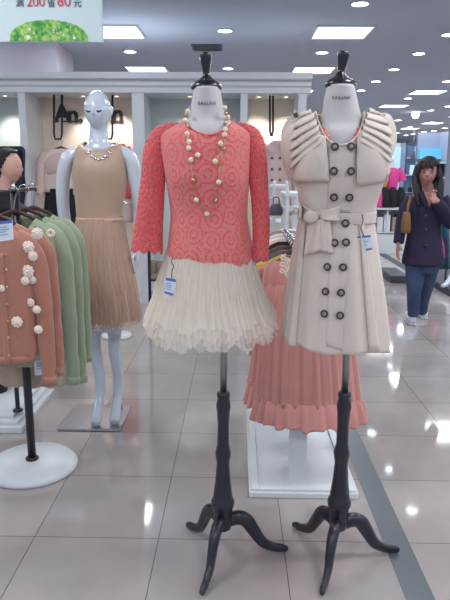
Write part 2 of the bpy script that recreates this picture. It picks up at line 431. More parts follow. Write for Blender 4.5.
# bright glowing spot hanging
p = P(415.6,115,16.5)
t = thing('spot_lamp', 'bright round spot lamp glowing under the ceiling right of the trench dress', 'spot lamp', p)
b = bm_new(); ball(b, p, .09, 20); obj('bulb', b, m_lampfar, t)
b = bm_new(); sweep(b, [(p.x,p.y,p.z+.08),(p.x,p.y,CZ)], .012, 8); obj('stem', b, m_white, t)
p = P(413,151,22)
t = thing('spot_lamp', 'second round glowing spot lamp seen over the far glass case', 'spot lamp', p)
b = bm_new(); ball(b, p, .08, 20); obj('bulb', b, m_lampfar, t)
b = bm_new(); sweep(b, [(p.x,p.y,p.z+.08),(p.x,p.y,CZ)], .012, 8); obj('stem', b, m_white, t)
# vent
a = Z(193,50,CZ); c2 = Z(222,44,CZ)
t = thing('ceiling_vent', 'dark slatted air vent in the ceiling above the left finial', 'vent', (a.x,a.y,CZ))
b = bm_new(); box(b, a.x, c2.x, a.y, c2.y, CZ-.01, CZ); obj('frame', b, m_vent, t, False)
for k in range(5):
    yy = a.y+(c2.y-a.y)*(k+.5)/5
    b = bm_new(); box(b, a.x+.03, c2.x-.03, yy-.02, yy+.01, CZ-.02, CZ-.01); obj('slat', b, m_grey, t, False)

# ------------------------------------------------------------------ display unit
YU, YB = 6.55, 7.1
def X(px, Y, py=150): return P(px, py, Y).x
zt = P(200, 72, YU-.12).z; zb = P(200, 93, YU).z
xr = X(305, YU); xl = -4.2
unit = thing('display_unit', 'white wall display unit with cornice and lit bays behind the mannequins', 'display unit', (-1,YU,0))
b = bm_new()
prof = [(YU-.02,zb),(YU-.02,zb+.05),(YU-.05,zb+.07),(YU-.05,zb+.12),(YU-.10,zt-.07),(YU-.12,zt-.06),(YU-.12,zt),(YB+.3,zt),(YB+.3,zb)]
for xx in (xl, xr+.03):
    pass
A = [b.verts.new((xl, y, z)) for y, z in prof]; B = [b.verts.new((xr+.04, y, z)) for y, z in prof]
for i in range(len(prof)): b.faces.new((A[i],A[(i+1)%len(prof)],B[(i+1)%len(prof)],B[i]))
b.faces.new(A); b.faces.new(B[::-1])
obj('cornice', b, m_white, unit, False)
posts = [(-140,-132),(21,28),(133,145),(240,247),(297,305)]
for a0, a1 in posts:
    x0, x1 = X(a0,YU), X(a1,YU)
    b = bm_new(); box(b, x0, x1, YU, YB+.02, .0, zb); box(b, x0+.015, x1-.015, YU-.006, YU, .05, zb-.03)
    o = obj('upright', b, m_white, unit, False)
bays = [(-132,21,m_greywall),(28,133,m_cream),(145,240,m_greywall),(247,297,m_cream)]
for a0, a1, mm in bays:
    b = bm_new(); box(b, X(a0,YU), X(a1,YU), YB, YB+.03, .0, zb); obj('back_panel', b, mm, unit, False)
b = bm_new(); box(b, xl, xr, YU-.02, YB, 0, P(140,290,YU).z); box(b, xl, xr, YU+.08, YB, P(140,290,YU).z, P(140,282,YU+.08).z)
o = obj('plinth', b, m_white, unit, False)
for px in (8, 85, 118, 190, 258, 285):
    x = X(px, YU+.3); b = bm_new(); lathe(b, [(.02,-.004),(.022,0)], x, YU+.32, 16, zb); obj('spot', b, m_warm, unit)
    l = bpy.data.lights.new('bay_spot','SPOT'); l.energy=26; l.spot_size=1.5; l.spot_blend=.8; l.color=(1,.93,.84); l.shadow_soft_size=.04
    lo = bpy.data.objects.new('bay_spot', l); C.objects.link(lo); lo.location=(x,YU+.32,zb-.04); lo.rotation_euler=(math.radians(14),0,0)
# sign letters on the back panel
ls = thing('wall_sign', 'dark serif letters on the cream panel behind the bald mannequin', 'sign', P(90,130,YB))
def letter(s, px, py, size):
    p = P(px, py, YB-.012); text('letter', s, m_signtext, size, p, (PI/2,0,0), ls, .008, off=.007)
for s, px, py, sz in (('A',54.5,122,.28),('n',67.5,122,.26),('.',78,122,.3),('n',112,122,.27)):
    letter(s, px, py, sz)
    # slab serifs under the stems
b = bm_new()
for px in (56,65.5,69.3,75.5,114,120.5):
    p = P(px,122,YB-.012); box(b, p.x-.035,p.x+.035,p.y-.01,p.y+.002,p.z-.001,p.z+.014)
obj('serif', b, m_signtext, ls, False)
# reveal knob
p = P(31,162,YU+.3)
b = bm_new(); ball(b, (X(28,YU)+.02,YU+.3,p.z), .025, 14); sweep(b, [(X(28,YU),YU+.3,p.z),(X(28,YU)+.02,YU+.3,p.z)], .01, 8)
tag(obj('coat_hook', b, m_black), 'small black knob on the inner side of the white upright', 'hook')

# ------------------------------------------------------------------ hanging promo sign
Ys = 3.2
a = P(-40,41.5,Ys); c2 = P(103,41.5,Ys); top = P(0,-30,Ys).z
sg = thing('promo_sign', 'pale hanging promotion board with red prices and a grassy mound', 'sign', ((a.x+c2.x)/2,Ys,a.z))
b = bm_new(); box(b, a.x, c2.x, Ys, Ys+.02, a.z, top); obj('board', b, m_signbase, sg, False)
b = bm_new()
ga = P(10,40.5,Ys).x; gb = P(88,40.5,Ys).x; gz = P(50,41,Ys).z; gt = P(50,20,Ys).z
cxg = (ga+gb)/2; hw = (gb-ga)/2; hh = gt-gz
fr = []; N_=40
for k in range(N_+1):
    th = PI*k/N_; rr = 1+.03*nz(k*1.7,0,0)
    fr.append((cxg-hw*math.cos(th)*rr, gz+hh*math.sin(th)**.8*rr))
va = [b.verts.new((x, Ys-.004, z)) for x, z in fr]; b.faces.new(va)
e = bmesh.ops.extrude_face_region(b, geom=b.faces[:]); 
for v in [g for g in e['geom'] if isinstance(g, bmesh.types.BMVert)]: v.co.y = Ys+.001
obj('grass_mound', b, m_grass, sg, False)
for k in range(26):
    u = random.uniform(-.85,.85); v = random.uniform(.1, .85)*math.sqrt(max(0,1-u*u)); r = random.uniform(.002,.005)
    if k == 0: u, v, r = -.52,.16,.013
    if k == 1: u, v, r = -.47,.55,.009
    if k == 2: u, v, r = .66,.14,.009
    b = bm_new(); ce = Vector((cxg+hw*u, Ys-.0065, gz+hh*v)); vs = []
    for q in range(30):
        th = 2*PI*q/30; rr = r*(.75+.25*math.cos(6*th)); vs.append(b.verts.new(ce+Vector((rr*math.cos(th),0,rr*math.sin(th)))))
    f = b.faces.new(vs); e = bmesh.ops.extrude_face_region(b, geom=[f])
    for v_ in [g_ for g_ in e['geom'] if isinstance(g_, bmesh.types.BMVert)]: v_.co.y += .002
    obj('daisy', b, m_daisy, sg, False)
rot = (PI/2,0,0)
for s, px, m, sz in (('满',15.5,m_greyblue,.043),('200',26.5,m_red,.062),('省',47,m_greyblue,.043),('80',57,m_red,.070),('元',73,m_greyblue,.043)):
    p = P(px, 6.2, Ys-.004); text('sign_text', s, m, sz, p, rot, sg, .001)
b = bm_new()
for x in (a.x+.1, c2.x-.1): sweep(b, [(x,Ys+.01,top),(x,Ys+.01,CZ)], .002, 6, smooth=1)
obj('wire', b, m_chrome, sg)

# ------------------------------------------------------------------ dress forms
def tripod_leg(bm, c, tip, hz):
    """S shaped leg from hub to foot"""
    d = Vector((tip.x-c.x, tip.y-c.y, 0)); L_ = d.length; d.normalize()
    pr = [(.015,hz,.027),(.055,hz+.012,.029),(.09,hz-.002,.028),(.118,hz-.045,.025),(L_*.62,.052,.021),(L_*.80,.027,.018),(L_*.93,.020,.0165),(L_+.005,.013,.011)]
    pts = [(c.x+d.x*s, c.y+d.y*s, z) for s, z, r in pr]
    sweep(bm, pts, [r for *_, r in pr], 12, .72, 5, ref=(-d.y,d.x,0))
def dress_form(c, tips, torso_rows, neckrows, cap, fin_tip, pole_px, label, txtpos):
    t = thing('dress_form', label, 'dress form', (c.x,c.y,0))
    Yf = c.y
    hz = .15
    for tp in tips:
        b = bm_new(); tripod_leg(b, c, tp, hz); obj('leg', b, m_blackwood, t)
    # turned column: (py, half width px)
    colp = [(529,6),(527,8.6),(523,9.4),(508,9.8),(505,11.4),(502,12),(499,11.4),(497,10),(490,9.2),(478,7.6),(462,6.4),(457,7.4),(453,8),(449,7.2),(444,6),(425,5.6),(412,6.4),(406,7.2),(401,6.4),(398,5.8),(395,6.6),(392,6),(391,4.6)]
    cpx = pole_px; 
    sc = .0038
    base_z = .055
    z0 = base_z
    pr = []
    for py, hw_ in colp:
        p = P(cpx, py, Yf); pr.append((hw_*.0037, p.z))
    zmin = pr[0][1]
    b = bm_new(); lathe(b, pr, c.x, c.y, 32); obj('column', b, m_blackwood, t)
    ztop = pr[-1][1]
    tr = rows(torso_rows, Yf)
    zl = tr[-1][2]
    b = bm_new(); sweep(b, [(c.x,c.y,ztop-.02),(c.x,c.y,zl+.05)], .0125, 16, smooth=1); obj('pole', b, m_pole, t)
    b = bm_new(); loft(b, tr, 48, 4, caps=(True,True), sq=.9); to = obj('torso', b, m_form, t)
    # neck cap + finial
    cx_, cy_ = cap
    pcp = P(cx_, cy_, Yf)
    k = .00385
    b = bm_new(); lathe(b, [(11*k,-.014),(12.8*k,-.011),(13.2*k,-.003),(12.4*k,.004),(10.5*k,.008),(9.8*k,.012),(7.2*k,.017),(4.8*k,.024),(3.8*k,.03)], pcp.x, Yf, 36, pcp.z); obj('neck_cap', b, m_black, t)
    ft = P(fin_tip[0], fin_tip[1], Yf); a = Vector((pcp.x, Yf, pcp.z+.028)); d = ft-a; Lh = d.length
    b = bm_new(); sweep(b, [a, a+d*.12, a+d*.3, a+d*.6, a+d*.86, a+d*.97, a+d*1.0], [4.2*k,3.0*k,3.4*k,4.4*k,5.2*k,4.2*k,2*k], 24, 1, 4); obj('finial', b, m_black, t)
    bv = caster(to)
    p, nr = hit(bv, txtpos[0], txtpos[1], Yf, .004)
    text('lettering', 'BAILUNE', m_signtext, .0135, p, (PI/2-math.atan2(nr.z, -nr.y)*0, 0, 0), t, .0006, 'CENTER', 1.1)
    return t, to
c1 = Vector((-.04,2.06,0)); c3 = Vector((.395,2.055,0))
f1, torso1 = dress_form(c1, [Z(188,528), Z(286,552), Z(202,596)],
  [(88,194,220,.055),(100,192,222,.058),(113,190,225,.06),(121,184,231,.068),(128,172,243,.08),(137,165,248,.09),(160,164,249,.105),(180,167,248,.115),(200,172,244,.1),(225,177,240,.09),(245,174,244,.1),(270,168,250,.12),(300,172,250,.11),(318,190,236,.07)],
  None, (206.5,86), (205.5,52), 226, 'ivory dress form in the coral lace top on a black tripod stand', (207,105))
f2, torso2 = dress_form(c3, [Z(294,528), Z(397,553), Z(322,596)],
  [(86,327,354,.055),(100,324,357,.058),(113,322,360,.062),(124,314,366,.07),(132,304,376,.085),(142,299,382,.095),(165,300,381,.11),(182,302,377,.115),(200,306,371,.1),(216,309,367,.09),(240,304,375,.105),(270,300,380,.12),(300,302,378,.11),(318,320,362,.07)],
  None, (340.5,83.5), (344,51), 342, 'ivory dress form in the beige trench dress, its black finial tilted', (341,99.5))

# ------------------------------------------------------------------ lace top
Y1 = c1.y
lt = thing('crochet_blouse', 'coral crochet lace top with long sleeves over the ivory tulle skirt', 'top', (c1.x,Y1,1.0))
def topz(th, t):
    # scooped neckline at the front; scalloped hem
    dz = 0
    if t > .93:
        f = max(0, -math.sin(th)); dz -= .0
    if t < .06: dz += (.006*math.sin(24*th) + .012*math.sin(2*th+.6))*(1-t/.06)
    return dz
br = rows([(258,167,253,.125),(250,167,252,.125),(235,169,250,.118),(215,171,247,.11),(195,169,248,.12),(178,166,249,.135),(160,163,250,.125),(145,161,251,.115),(134,163,250,.1),(128,172,243,.09),(123,182,232,.082)], Y1)
b = bm_new()
g = loft(b, br, 96, 5, zf=topz, sq=.92, rf=lambda th,t: 1+.012*math.sin(7*th+9*t)*max(0,1-t*1.5)+.01*nz(math.cos(th)*3,math.sin(th)*3,t*5))
cut_front(b, [(181,112),(183,121),(187,127.5),(196,133.5),(207,135.5),(219,133.5),(229,127.5),(234,121),(236,112)], Y1)
bod = obj('bodice', b, m_lace, lt); solid(bod, .003)
def sleeve(pts, radii, name, parent, m, flat=.8, n=40, scallop=.006, ref=None):
    b = bm_new(); g = sweep(b, pts, radii, n, flat, 6, closed=True, ref=ref)
    for i, row in enumerate(g):
        t = i/(len(g)-1)
        for k, v in enumerate(row):
            c = sum((q.co for q in row), Vector())/len(row)
            v.co += (v.co-c)*(.05*nz(v.co.x*30, v.co.y*30, v.co.z*12))
            if t > .97: v.co.z += scallop*math.sin(k*2*PI/n*9)
    o = obj(name, b, m, parent); return o
PX = lambda x, y, dy=0: P(x, y, Y1+dy)
s1 = sleeve([PX(186,127),PX(172,131.5),PX(161,139),PX(155.5,155,-.01),PX(153,180,-.02),PX(150.5,210,-.03),PX(148,235,-.035),PX(147,252,-.04)], [.012,.028,.038,.041,.040,.044,.049,.052], 'sleeve', lt, m_laceslv); solid(s1,.0025)
s2 = sleeve([PX(228,127),PX(240,131),PX(250.5,138),PX(256,152,-.01),PX(258.5,180,-.015),PX(260.5,210,-.02),PX(261,235,-.03),PX(260,260,-.03)], [.012,.027,.035,.033,.031,.029,.028,.027], 'sleeve', lt, m_laceslv); solid(s2,.0025)
b = bm_new(); bvL = caster([bod, torso1])
pts = []
for k in range(25):
    u = k/24; px = 183+(234-183)*u; py = 121+14.5*math.sin(PI*u)**.8
    pts.append(hit(bvL, px, py, Y1, .003)[0])
sweep(b, pts, .0035, 8, smooth=1); obj('neck_binding', b, m_coral, lt)

# ------------------------------------------------------------------ tulle skirt
ts = thing('tulle_skirt', 'ivory layered tulle skirt with ragged hem under the coral lace top', 'skirt', (c1.x,Y1,.9))
def tl(seed, amp, fr):
    return lambda th,t: 1 + amp*(.3+t)*(.5*math.sin(fr*th+seed)+.5*math.sin((fr*1.7//1)*th+seed*2+2*t)+.8*nz(math.cos(th)*5+seed, math.sin(th)*5, t*1.5))
def hemz(seed, a): return lambda th,t: (a*(nz(math.cos(th)*6+seed, math.sin(th)*6, 0)+ .5*nz(math.cos(th)*40+seed, math.sin(th)*40, 0)))*max(0,t-.5)*2
sk0 = rows([(249,171,247,.112),(270,165,252,.122),(292,159,259,.138),(312,153,267,.158)], Y1)
b = bm_new(); loft(b, sk0, 144, 5, rf=tl(1,.015,31), zf=hemz(3,.01)); o = obj('underskirt', b, m_tulle2, ts)
for k, (hy, xa, xb, am) in enumerate([(318,144,277,.016),(325,143.5,278,.018),(331,146,276,.02),(336,150,272,.024)]):
    rr = rows([(248,167,251,.122),(268,161.5,256.5,.135),(292,154.5,264,.155),(hy,xa,xb,.185)], Y1)
    b = bm_new(); loft(b, rr, 288, 6, rf=tl(k*3.3,am,37+k*8), zf=hemz(k*7,.026)); o = obj('tulle_layer', b, m_tulle, ts)

# ------------------------------------------------------------------ necklace of pearls
nk = thing('pearl_necklace', 'long cream pearl and gold necklace draped over the coral lace top', 'necklace', (c1.x,Y1,1.4))
bvT = caster([bod, torso1])
bl = [(187.6,111.5),(188.4,117),(186.5,123),(189,128),(188,135.3),(189.9,142.9),(189.5,148.6),(198,155.7),(191.8,160.6),(194,180),(197,199.2)]
brr = [(224.6,108),(225.8,113.4),(226,119.5),(224.3,125),(224.6,131),(223.9,136),(220,144.5),(222.8,149.5),(214.8,162),(219.7,164.8),(218.2,181.8),(215.2,200),(206.9,213.5)]
for side in (bl, brr):
    pts = [hit(bvT, x, y, Y1-.06, .008)[0] for x, y in side]
    if side is bl: pts.append(hit(bvT, 206.9, 213.5, Y1, .008)[0])
    b = bm_new(); sweep(b, pts, .0011, 6, smooth=3); obj('chain', b, m_gold, nk)
    q = [pts[0]]
for i, (x, y) in enumerate(bl+brr):
    p = hit(bvT, x, y, Y1-.06, .009)[0]; gold = i in (1,3,9,12,14,18,20,22)
    b = bm_new(); ball(b, p, .0085 if not gold else .0065, 16); o = obj('bead', b, m_gold if gold else m_pearl, nk)
    if gold: o['label'] = 'gold bead'
b = bm_new(); sweep(b, [P(187.6,111.5,Y1-.03),P(192,104,Y1+.02),P(200,100,Y1+.066),P(212,100,Y1+.066),P(221,103,Y1+.02),P(224.6,108,Y1-.03)], .0015, 6, smooth=4); obj('chain', b, m_gold, nk)

# ------------------------------------------------------------------ price tags
def tagcard(label, c4, bv, fall, header, loop, group='price tags', off=.02, both=False):
    mid = [sum(q[0] for q in c4)/4, sum(q[1] for q in c4)/4]
    base, _ = hit(bv, *mid, fall, off) if bv else (P(*mid, fall), None)
    Yt = base.y
    t = thing('price_tag', label, 'price tag', base, group)
    def quad(cc, dy, m, nm):
        b = bm_new(); v = [b.verts.new(P(x, y, Yt+dy)) for x, y in cc]; b.faces.new(v)
        o = obj(nm, b, m, t, False); solid(o, .0012); return o
    quad(c4, 0, m_tag, 'card')
    tl_, tr_, br_, bl_ = [Vector(q) for q in c4]
    def sub(v0, v1, u0=0.04, u1=.96):
        A = lambda u, v: tuple((1-v)*((1-u)*tl_+u*tr_)+v*((1-u)*bl_+u*br_))
        return [A(u0,v0),A(u1,v0),A(u1,v1),A(u0,v1)]
    quad(sub(.0,header), -.0012, m_tagblue, 'header_band')
    if both: quad(sub(.88,1), -.0012, m_tagblue, 'footer_band')
    b = bm_new()
    for v0 in (header+.14, header+.26, header+.38, header+.52):
        if v0 > .85: break
        vv = [b.verts.new(P(x, y, Yt-.0014)) for x, y in sub(v0, v0+.05, .12, .55+.3*random.random())]; b.faces.new(vv)
    o = obj('print_lines', b, m_tagline, t, False); solid(o, .0006)
    if loop:
        b = bm_new(); sweep(b, [P(x, y, Yt+dd) for x, y, dd in loop], .0016, 6, smooth=4); obj('cord', b, m_blackmetal, t)
    return t
bvS = caster([o for o in ts.children])
tagcard('blue and white tag on a black cord against the ivory tulle skirt', [(165.5,277.5),(176.5,279.5),(174.5,296),(164,293)], bvS, Y1-.2, .16, [(172.5,258,.02),(171.5,262,.0),(173.5,266,0),(172,271,0),(171.5,278,0)], both=True, off=.012)

# ------------------------------------------------------------------ trench dress
Y3 = c3.y
td = thing('trench_dress', 'sleeveless beige double breasted trench dress with bow belt on the dress form', 'dress', (c3.x,Y3,.9))
def bodf(th, t): return 1+.018*math.sin(5*th+1)*(1-t)+.012*nz(math.cos(th)*4, math.sin(th)*4, t*6)
bd = rows([(217,301,374,.115),(205,300,375,.118),(192,298,379,.125),(176,295,384,.14),(160,292,387,.135),(145,291,388,.125),(133,294,385,.11),(124,302,377,.095),(117,311,368,.082),(113,315,364,.077)], Y3)
b = bm_new(); g = loft(b, bd, 96, 5, rf=bodf, sq=.9)
cut_front(b, [(313,100),(316,113),(319,124),(324,134),(331,142.5),(341,145),(351,142.5),(358,134),(362,123),(364,112),(366,100)], Y3)
body3 = obj('bodice', b, m_trench, td); solid(body3, .004)
def skf(th, t):
    a = .055*t
    return 1 + a*(math.sin(9*th+.8)*.6+math.sin(14*th+2)*.35) + .05*t*nz(math.cos(th)*3, math.sin(th)*3, 1.2)
skr = rows([(213,302,373,.117),(222,299,374,.125),(245,295,377,.14),(280,289,382,.15),(312,285,386,.155),(341,283,388,.16)], Y3)
b = bm_new(); loft(b, skr, 144, 6, rf=skf, zf=lambda th,t: -.012*math.cos(th)*t+.006*math.sin(4*th)*t)
skirt3 = obj('skirt', b, m_trench, td); solid(skirt3, .004)
bv3 = caster([body3, skirt3])
fall = Y3-.1
def pnl(name, c4, off, m=m_trench, th=.004, nu=10, nv=12, bulge=0):
    b = bm_new(); patch(b, bv3, c4, fall, off, nu, nv, bulge); o = obj(name, b, m, td); solid(o, th); return o
# front overlap (placket) above and below the belt
pnl('front_overlap', [(328,146),(356,144),(351,213),(328,213)], .0035, th=.002)
pnl('front_overlap', [(331,222),(349,222),(343,351),(326,346)], .0035, th=.002, nv=24)
# storm flaps
pnl('storm_flap', [(300,130),(326,138),(330,180),(297,181)], .013, bulge=.012)
pnl('storm_flap', [(356,134),(381,128),(387,180),(356,184)], .013, bulge=.012)
# ruffled shoulder pleats: overlapping curved folds running from neckline to armhole
def fold_strip(p0, p1, p2, wid, off):
    b = bm_new(); n1, n2 = 14, 5; g = []
    for j in range(n2+1):
        row = []
        for i in range(n1+1):
            u = i/n1; v = j/n2
            x = (1-u)**2*p0[0]+2*u*(1-u)*p1[0]+u*u*p2[0]; y = (1-u)**2*p0[1]+2*u*(1-u)*p1[1]+u*u*p2[1]
            w = wid*(.45+.55*math.sin(PI*(.15+.7*u)))
            p, _ = hit(bv3, x, y+w*v, Y3-.02, off + .008*math.sin(PI*v*.55)*(.6+.4*math.sin(PI*u)))
            row.append(b.verts.new(p))
        g.append(row)
    for j in range(n2):
        for i in range(n1): b.faces.new((g[j][i],g[j][i+1],g[j+1][i+1],g[j+1][i]))
    o = obj('shoulder_pleat', b, m_trench, td); solid(o, .003)
for k in range(6):
    fold_strip((315.5+k*1.4,113+k*5.2), (306+k*.8,113+k*6.4), (295.5+.2*k,119+k*8.6), 8.5, .016+.0008*(6-k))
    fold_strip((364.5-k*1.3,112+k*5.2), (375-k*.6,112+k*6.0), (386-.3*k,116+k*8.2), 8.5, .016+.0008*(6-k))
# cap sleeves / armhole ruffles
for pts in ([(304,120,0),(294,123,0),(289.5,138,-.02),(290,158,-.02),(293,180,-.01)], [(373,117,0),(383,119.5,0),(387.5,134,-.02),(387.5,152,-.02),(385,170,-.01)]):
    b = bm_new(); sweep(b, [P(x,y,Y3+d) for x, y, d in pts], [.008,.02,.024,.021,.006], 20, 2.2, 6, ref=(0,1,0))
    for v in b.verts: v.co.x += .006*math.sin(v.co.y*70+v.co.z*30); 
    obj('cap_sleeve', b, m_trench, td)
# epaulettes
for c4, bx in (([(287,117),(303,112),(304,116),(288,121)],(296,115)), ([(370,110),(386,118),(385,122),(369,114)],(374,112.5))):
    b = bm_new(); v = [b.verts.new(P(x,y,Y3-.05)) for x, y in c4]; b.faces.new(v); bmesh.ops.subdivide_edges(b, edges=b.edges[:], cuts=3, use_grid_fill=True)
    o = obj('epaulette', b, m_trench, td); solid(o, .008)
    b = bm_new(); ball(b, P(*bx,Y3-.06), .008, 12, (1,.5,1)); obj('button', b, m_button, td)
# neck facing
b = bm_new(); pts = []
for x, y in [(315.5,112),(318.5,123),(323.5,134),(330.5,142.5),(341,145.5),(351.5,142.5),(358.5,134),(362.5,123),(364.5,112)]: pts.append(hit(bv3, x, y, fall, .004)[0])
sweep(b, pts, .004, 8, smooth=3); obj('neck_binding', b, m_trench, td)
# buttons
for x, y in [(334.8,148),(350,148),(334,171.5),(350,171.6),(334,196),(348.5,196.5),(345,224),(334,243),(346,242.6),(328.4,266.7),(343.6,267),(326.7,291),(340.5,292),(325.5,313),(339.4,314.5)]:
    p, nr = hit(bv3, x, y, fall, .015 if y < 205 else .013)
    b = bm_new(); lathe(b, [(.0125,0),(.0132,.002),(.0120,.0045),(.0092,.0045),(.0083,.0028),(.0,.0028)], 0,0, 24)
    q = Vector((0,0,1)).rotation_difference(nr.normalized()).to_matrix().to_4x4()
    bmesh.ops.transform(b, matrix=Matrix.Translation(p)@q, verts=b.verts)
    o = obj('button', b, m_button, td)
    b = bm_new(); lathe(b, [(.0075,.0028),(.006,.0042),(0,.0046)], 0,0, 16); bmesh.ops.transform(b, matrix=Matrix.Translation(p)@q, verts=b.verts)
    obj('button_centre', b, m_buttonc, o)
# belt and bow
b = bm_new(); loft(b, rows([(221.5,300.5,374.5,.123),(216,299.5,374.5,.126),(210.5,300,375,.123)], Y3), 72, 3, rf=bodf, sq=.9)
belt = obj('belt', b, m_trench, td); solid(belt, .005)
bvb = caster(belt)
def ribbon(c4, dy0, dy1, bulge, nm, fold=0):
    b = bm_new(); g = []; nu, nv = 12, 10
    for j in range(nv+1):
        row = []
        for i in range(nu+1):
            u, v = i/nu, j/nv
            px = (1-v)*((1-u)*c4[0][0]+u*c4[1][0]) + v*((1-u)*c4[3][0]+u*c4[2][0])
            py = (1-v)*((1-u)*c4[0][1]+u*c4[1][1]) + v*((1-u)*c4[3][1]+u*c4[2][1])
            base, _ = hit(bv3, px, py, Y3-.1, 0)
            row.append(b.verts.new(base + Vector((0,-(dy0*(1-v)+dy1*v)-bulge*math.sin(PI*u)*(1 if nm!='bow_tail' else math.sin(PI*min(1,v+.2)))-fold*math.sin(u*9+v*3),0))))
        g.append(row)
    for j in range(nv):
        for i in range(nu): b.faces.new((g[j][i],g[j][i+1],g[j+1][i+1],g[j+1][i]))
    o = obj(nm, b, m_trench, td); solid(o, .005); return o
ribbon([(308,219),(321,219),(321,249),(303,255)], .022, .02, .006, 'bow_tail', .003)
ribbon([(320,219),(329,219),(333,253),(321,251)], .020, .016, .006, 'bow_tail', .003)
ribbon([(299,203),(312,211),(312,219),(299,217)], .02, .02, .022, 'bow_loop', .002)
ribbon([(320,210),(338,206),(338,220),(320,219)], .02, .02, .026, 'bow_loop', .002)
b = bm_new(); p, _ = hit(bv3, 316, 215, fall, .035); ball(b, p, .0225, 20, (1.1,.5,.86)); obj('bow_knot', b, m_trench, td)
for px, py in ((296,211),(300,217)):
    p = P(px, py, Y3-.05); b = bm_new()
    sweep(b, [p+Vector((.008*math.cos(a_),0,.010*math.sin(a_))) for a_ in [k*PI/6 for k in range(13)]], .0018, 6, smooth=1); obj('belt_ring', b, m_gold, td)
# skirt side folds as raised pleats
for c4 in ([(302,224),(307,224),(296,346),(288,345)], [(358,224),(362,224),(378,350),(368,351)]):
    pnl('pleat', c4, .006, th=.006, nu=3, nv=20)
tagcard('white tag with blue bands hanging at the waist of the trench dress', [(356.5,236.5),(371,235),(372.5,249.5),(358.5,251.5)], bv3, fall, .13, [(362,214,.0),(363,221,-.01),(361,228,-.01),(364,236,0)], both=True, off=.014)
# coral bead necklace on the trench form
cn = thing('coral_necklace', 'fine gold chain necklace with coral beads inside the trench neckline', 'necklace', (c3.x,Y3,1.4))
bvn = caster([torso2])
side = {}
for sgn, pp in ((-1,[(322.5,110),(321.5,117),(322,125),(324.5,132),(328,139)]),(1,[(360,110),(360.5,118),(359,128),(355.5,136),(351,142)])):
    pts = [hit(bvn, x, y, Y3-.055, .006)[0] for x, y in pp]
    b = bm_new(); sweep(b, pts, .0012, 6, smooth=4); obj('chain', b, m_gold, cn)
for x, y in [(323.5,131.5),(325.3,135),(327.5,138.5),(356.5,135),(355,139),(352.5,142),(357.8,131)]:
    p = hit(bvn, x, y, Y3-.06, .011)[0]; b = bm_new(); ball(b, p, .0075, 12, (1,1,1.15)); obj('bead', b, m_coralbead, cn)

# ------------------------------------------------------------------ faces
def head(bm, ctr, w, d, h, R=Matrix.Identity(3), feat=1.0, seg=56):
    """egg head with face features, face towards local -Y"""
    g = bmesh.ops.create_uvsphere(bm, u_segments=seg, v_segments=seg*2//3, radius=1)
    G = lambda x, s: math.exp(-(x/s)**2)
    for v in g['verts']:
        x, y, z = v.co
        k = 1 - (.30*(-z)**1.6 if z < 0 else 0.02*z); X_ = x*k
        Y_ = y*(1-(.16*(-z)**2 if z < 0 else 0))
        if y > 0: Y_ *= 1.0 + .10*max(0,z)
        if y < 0 and z < -.2: Y_ -= .10*(-z-.2)*(-y)
        if y < 0:
            f = min(1, -y*1.6)*feat
            Y_ -= f*(.20*G(x,.11)*G(z+.20,.13) + .11*G(x,.085)*G(z+.04,.16) + .05*G(x,.24)*G(z+.47,.055) + .045*G(x,.22)*G(z+.60,.06) + .07*G(x,.28)*G(z+.86,.16))
            Y_ += f*(.11*(G(x-.36,.20)+G(x+.36,.20))*G(z-.02,.13) + .035*G(x,.5)*G(z+.535,.035))
            Y_ -= f*(.05*(G(x-.36,.17)+G(x+.36,.17))*G(z-.0,.07) + .035*(G(x-.5,.22)+G(x+.5,.22))*G(z+.28,.2) + .03*G(x,.8)*G(z-.2,.10))
        v.co = Vector(ctr) + R@Vector((X_*w/2, Y_*d/2, z*h/2))
    for s in (-1,1):   # ears
        pts = [(s*w*.475, d*.06, h*.06),(s*w*.52, d*.12, h*.09),(s*w*.53,d*.13,h*.0),(s*w*.495,d*.07,-h*.09),(s*w*.46,d*.04,-h*.12)]
        sweep(bm, [Vector(ctr)+R@Vector(p) for p in pts], [w*.03,w*.05,w*.045,w*.04,w*.02], 8, .7, 3)
def facepoint(ctr, w, d, h, R, x, z, yy=-1.0): return Vector(ctr)+R@Vector((x*w/2, yy*d/2, z*h/2))
def finger(bm, base, dir_, L_, r, curl, axis):
    """three joints, bending about axis"""
    pts = [Vector(base)]; d = Vector(dir_).normalized()
    for f in (.45,.32,.23):
        pts.append(pts[-1]+d*L_*f); d = Matrix.Rotation(curl, 3, axis)@d
    sweep(bm, pts, [r*1.1,r*1.05,r*.95,r*.7], 8, 1, 3)
def hand(bm, wrist, dir_, palmn, L_=.18, curl=.3, side=1, k=1.0):
    """dir_ = towards fingers, palmn = palm normal; side = thumb side sign"""
    w = Vector(wrist); d = Vector(dir_).normalized(); n = Vector(palmn); n = (n-d*n.dot(d)).normalized(); s = d.cross(n)*side
    pl = L_*.53; hw_ = L_*.22
    sweep(bm, [w, w+d*pl*.35, w+d*pl*.8, w+d*pl], [hw_*.62, hw_*.9, hw_*1.02, hw_*.85], 14, .42, 3, ref=tuple(n))
    ax = s*side if side else s
    ax = d.cross(n)
    for i, (f, q) in enumerate(((.92,-.72),(1.0,-.25),(.94,.25),(.76,.7))):
        base = w+d*pl*.93 - s*(-q)*hw_*-.95 if False else w+d*pl*.93 + s*(-q)*hw_*.95
        finger(bm, base, d+s*(-q)*.12, L_*.47*f, L_*.047*k, curl, ax)
    tb = w+d*pl*.3+s*hw_*.75
    finger(bm, tb, d*.75+s*.75+n*.2, L_*.40, L_*.055*k, curl*.5, ax)

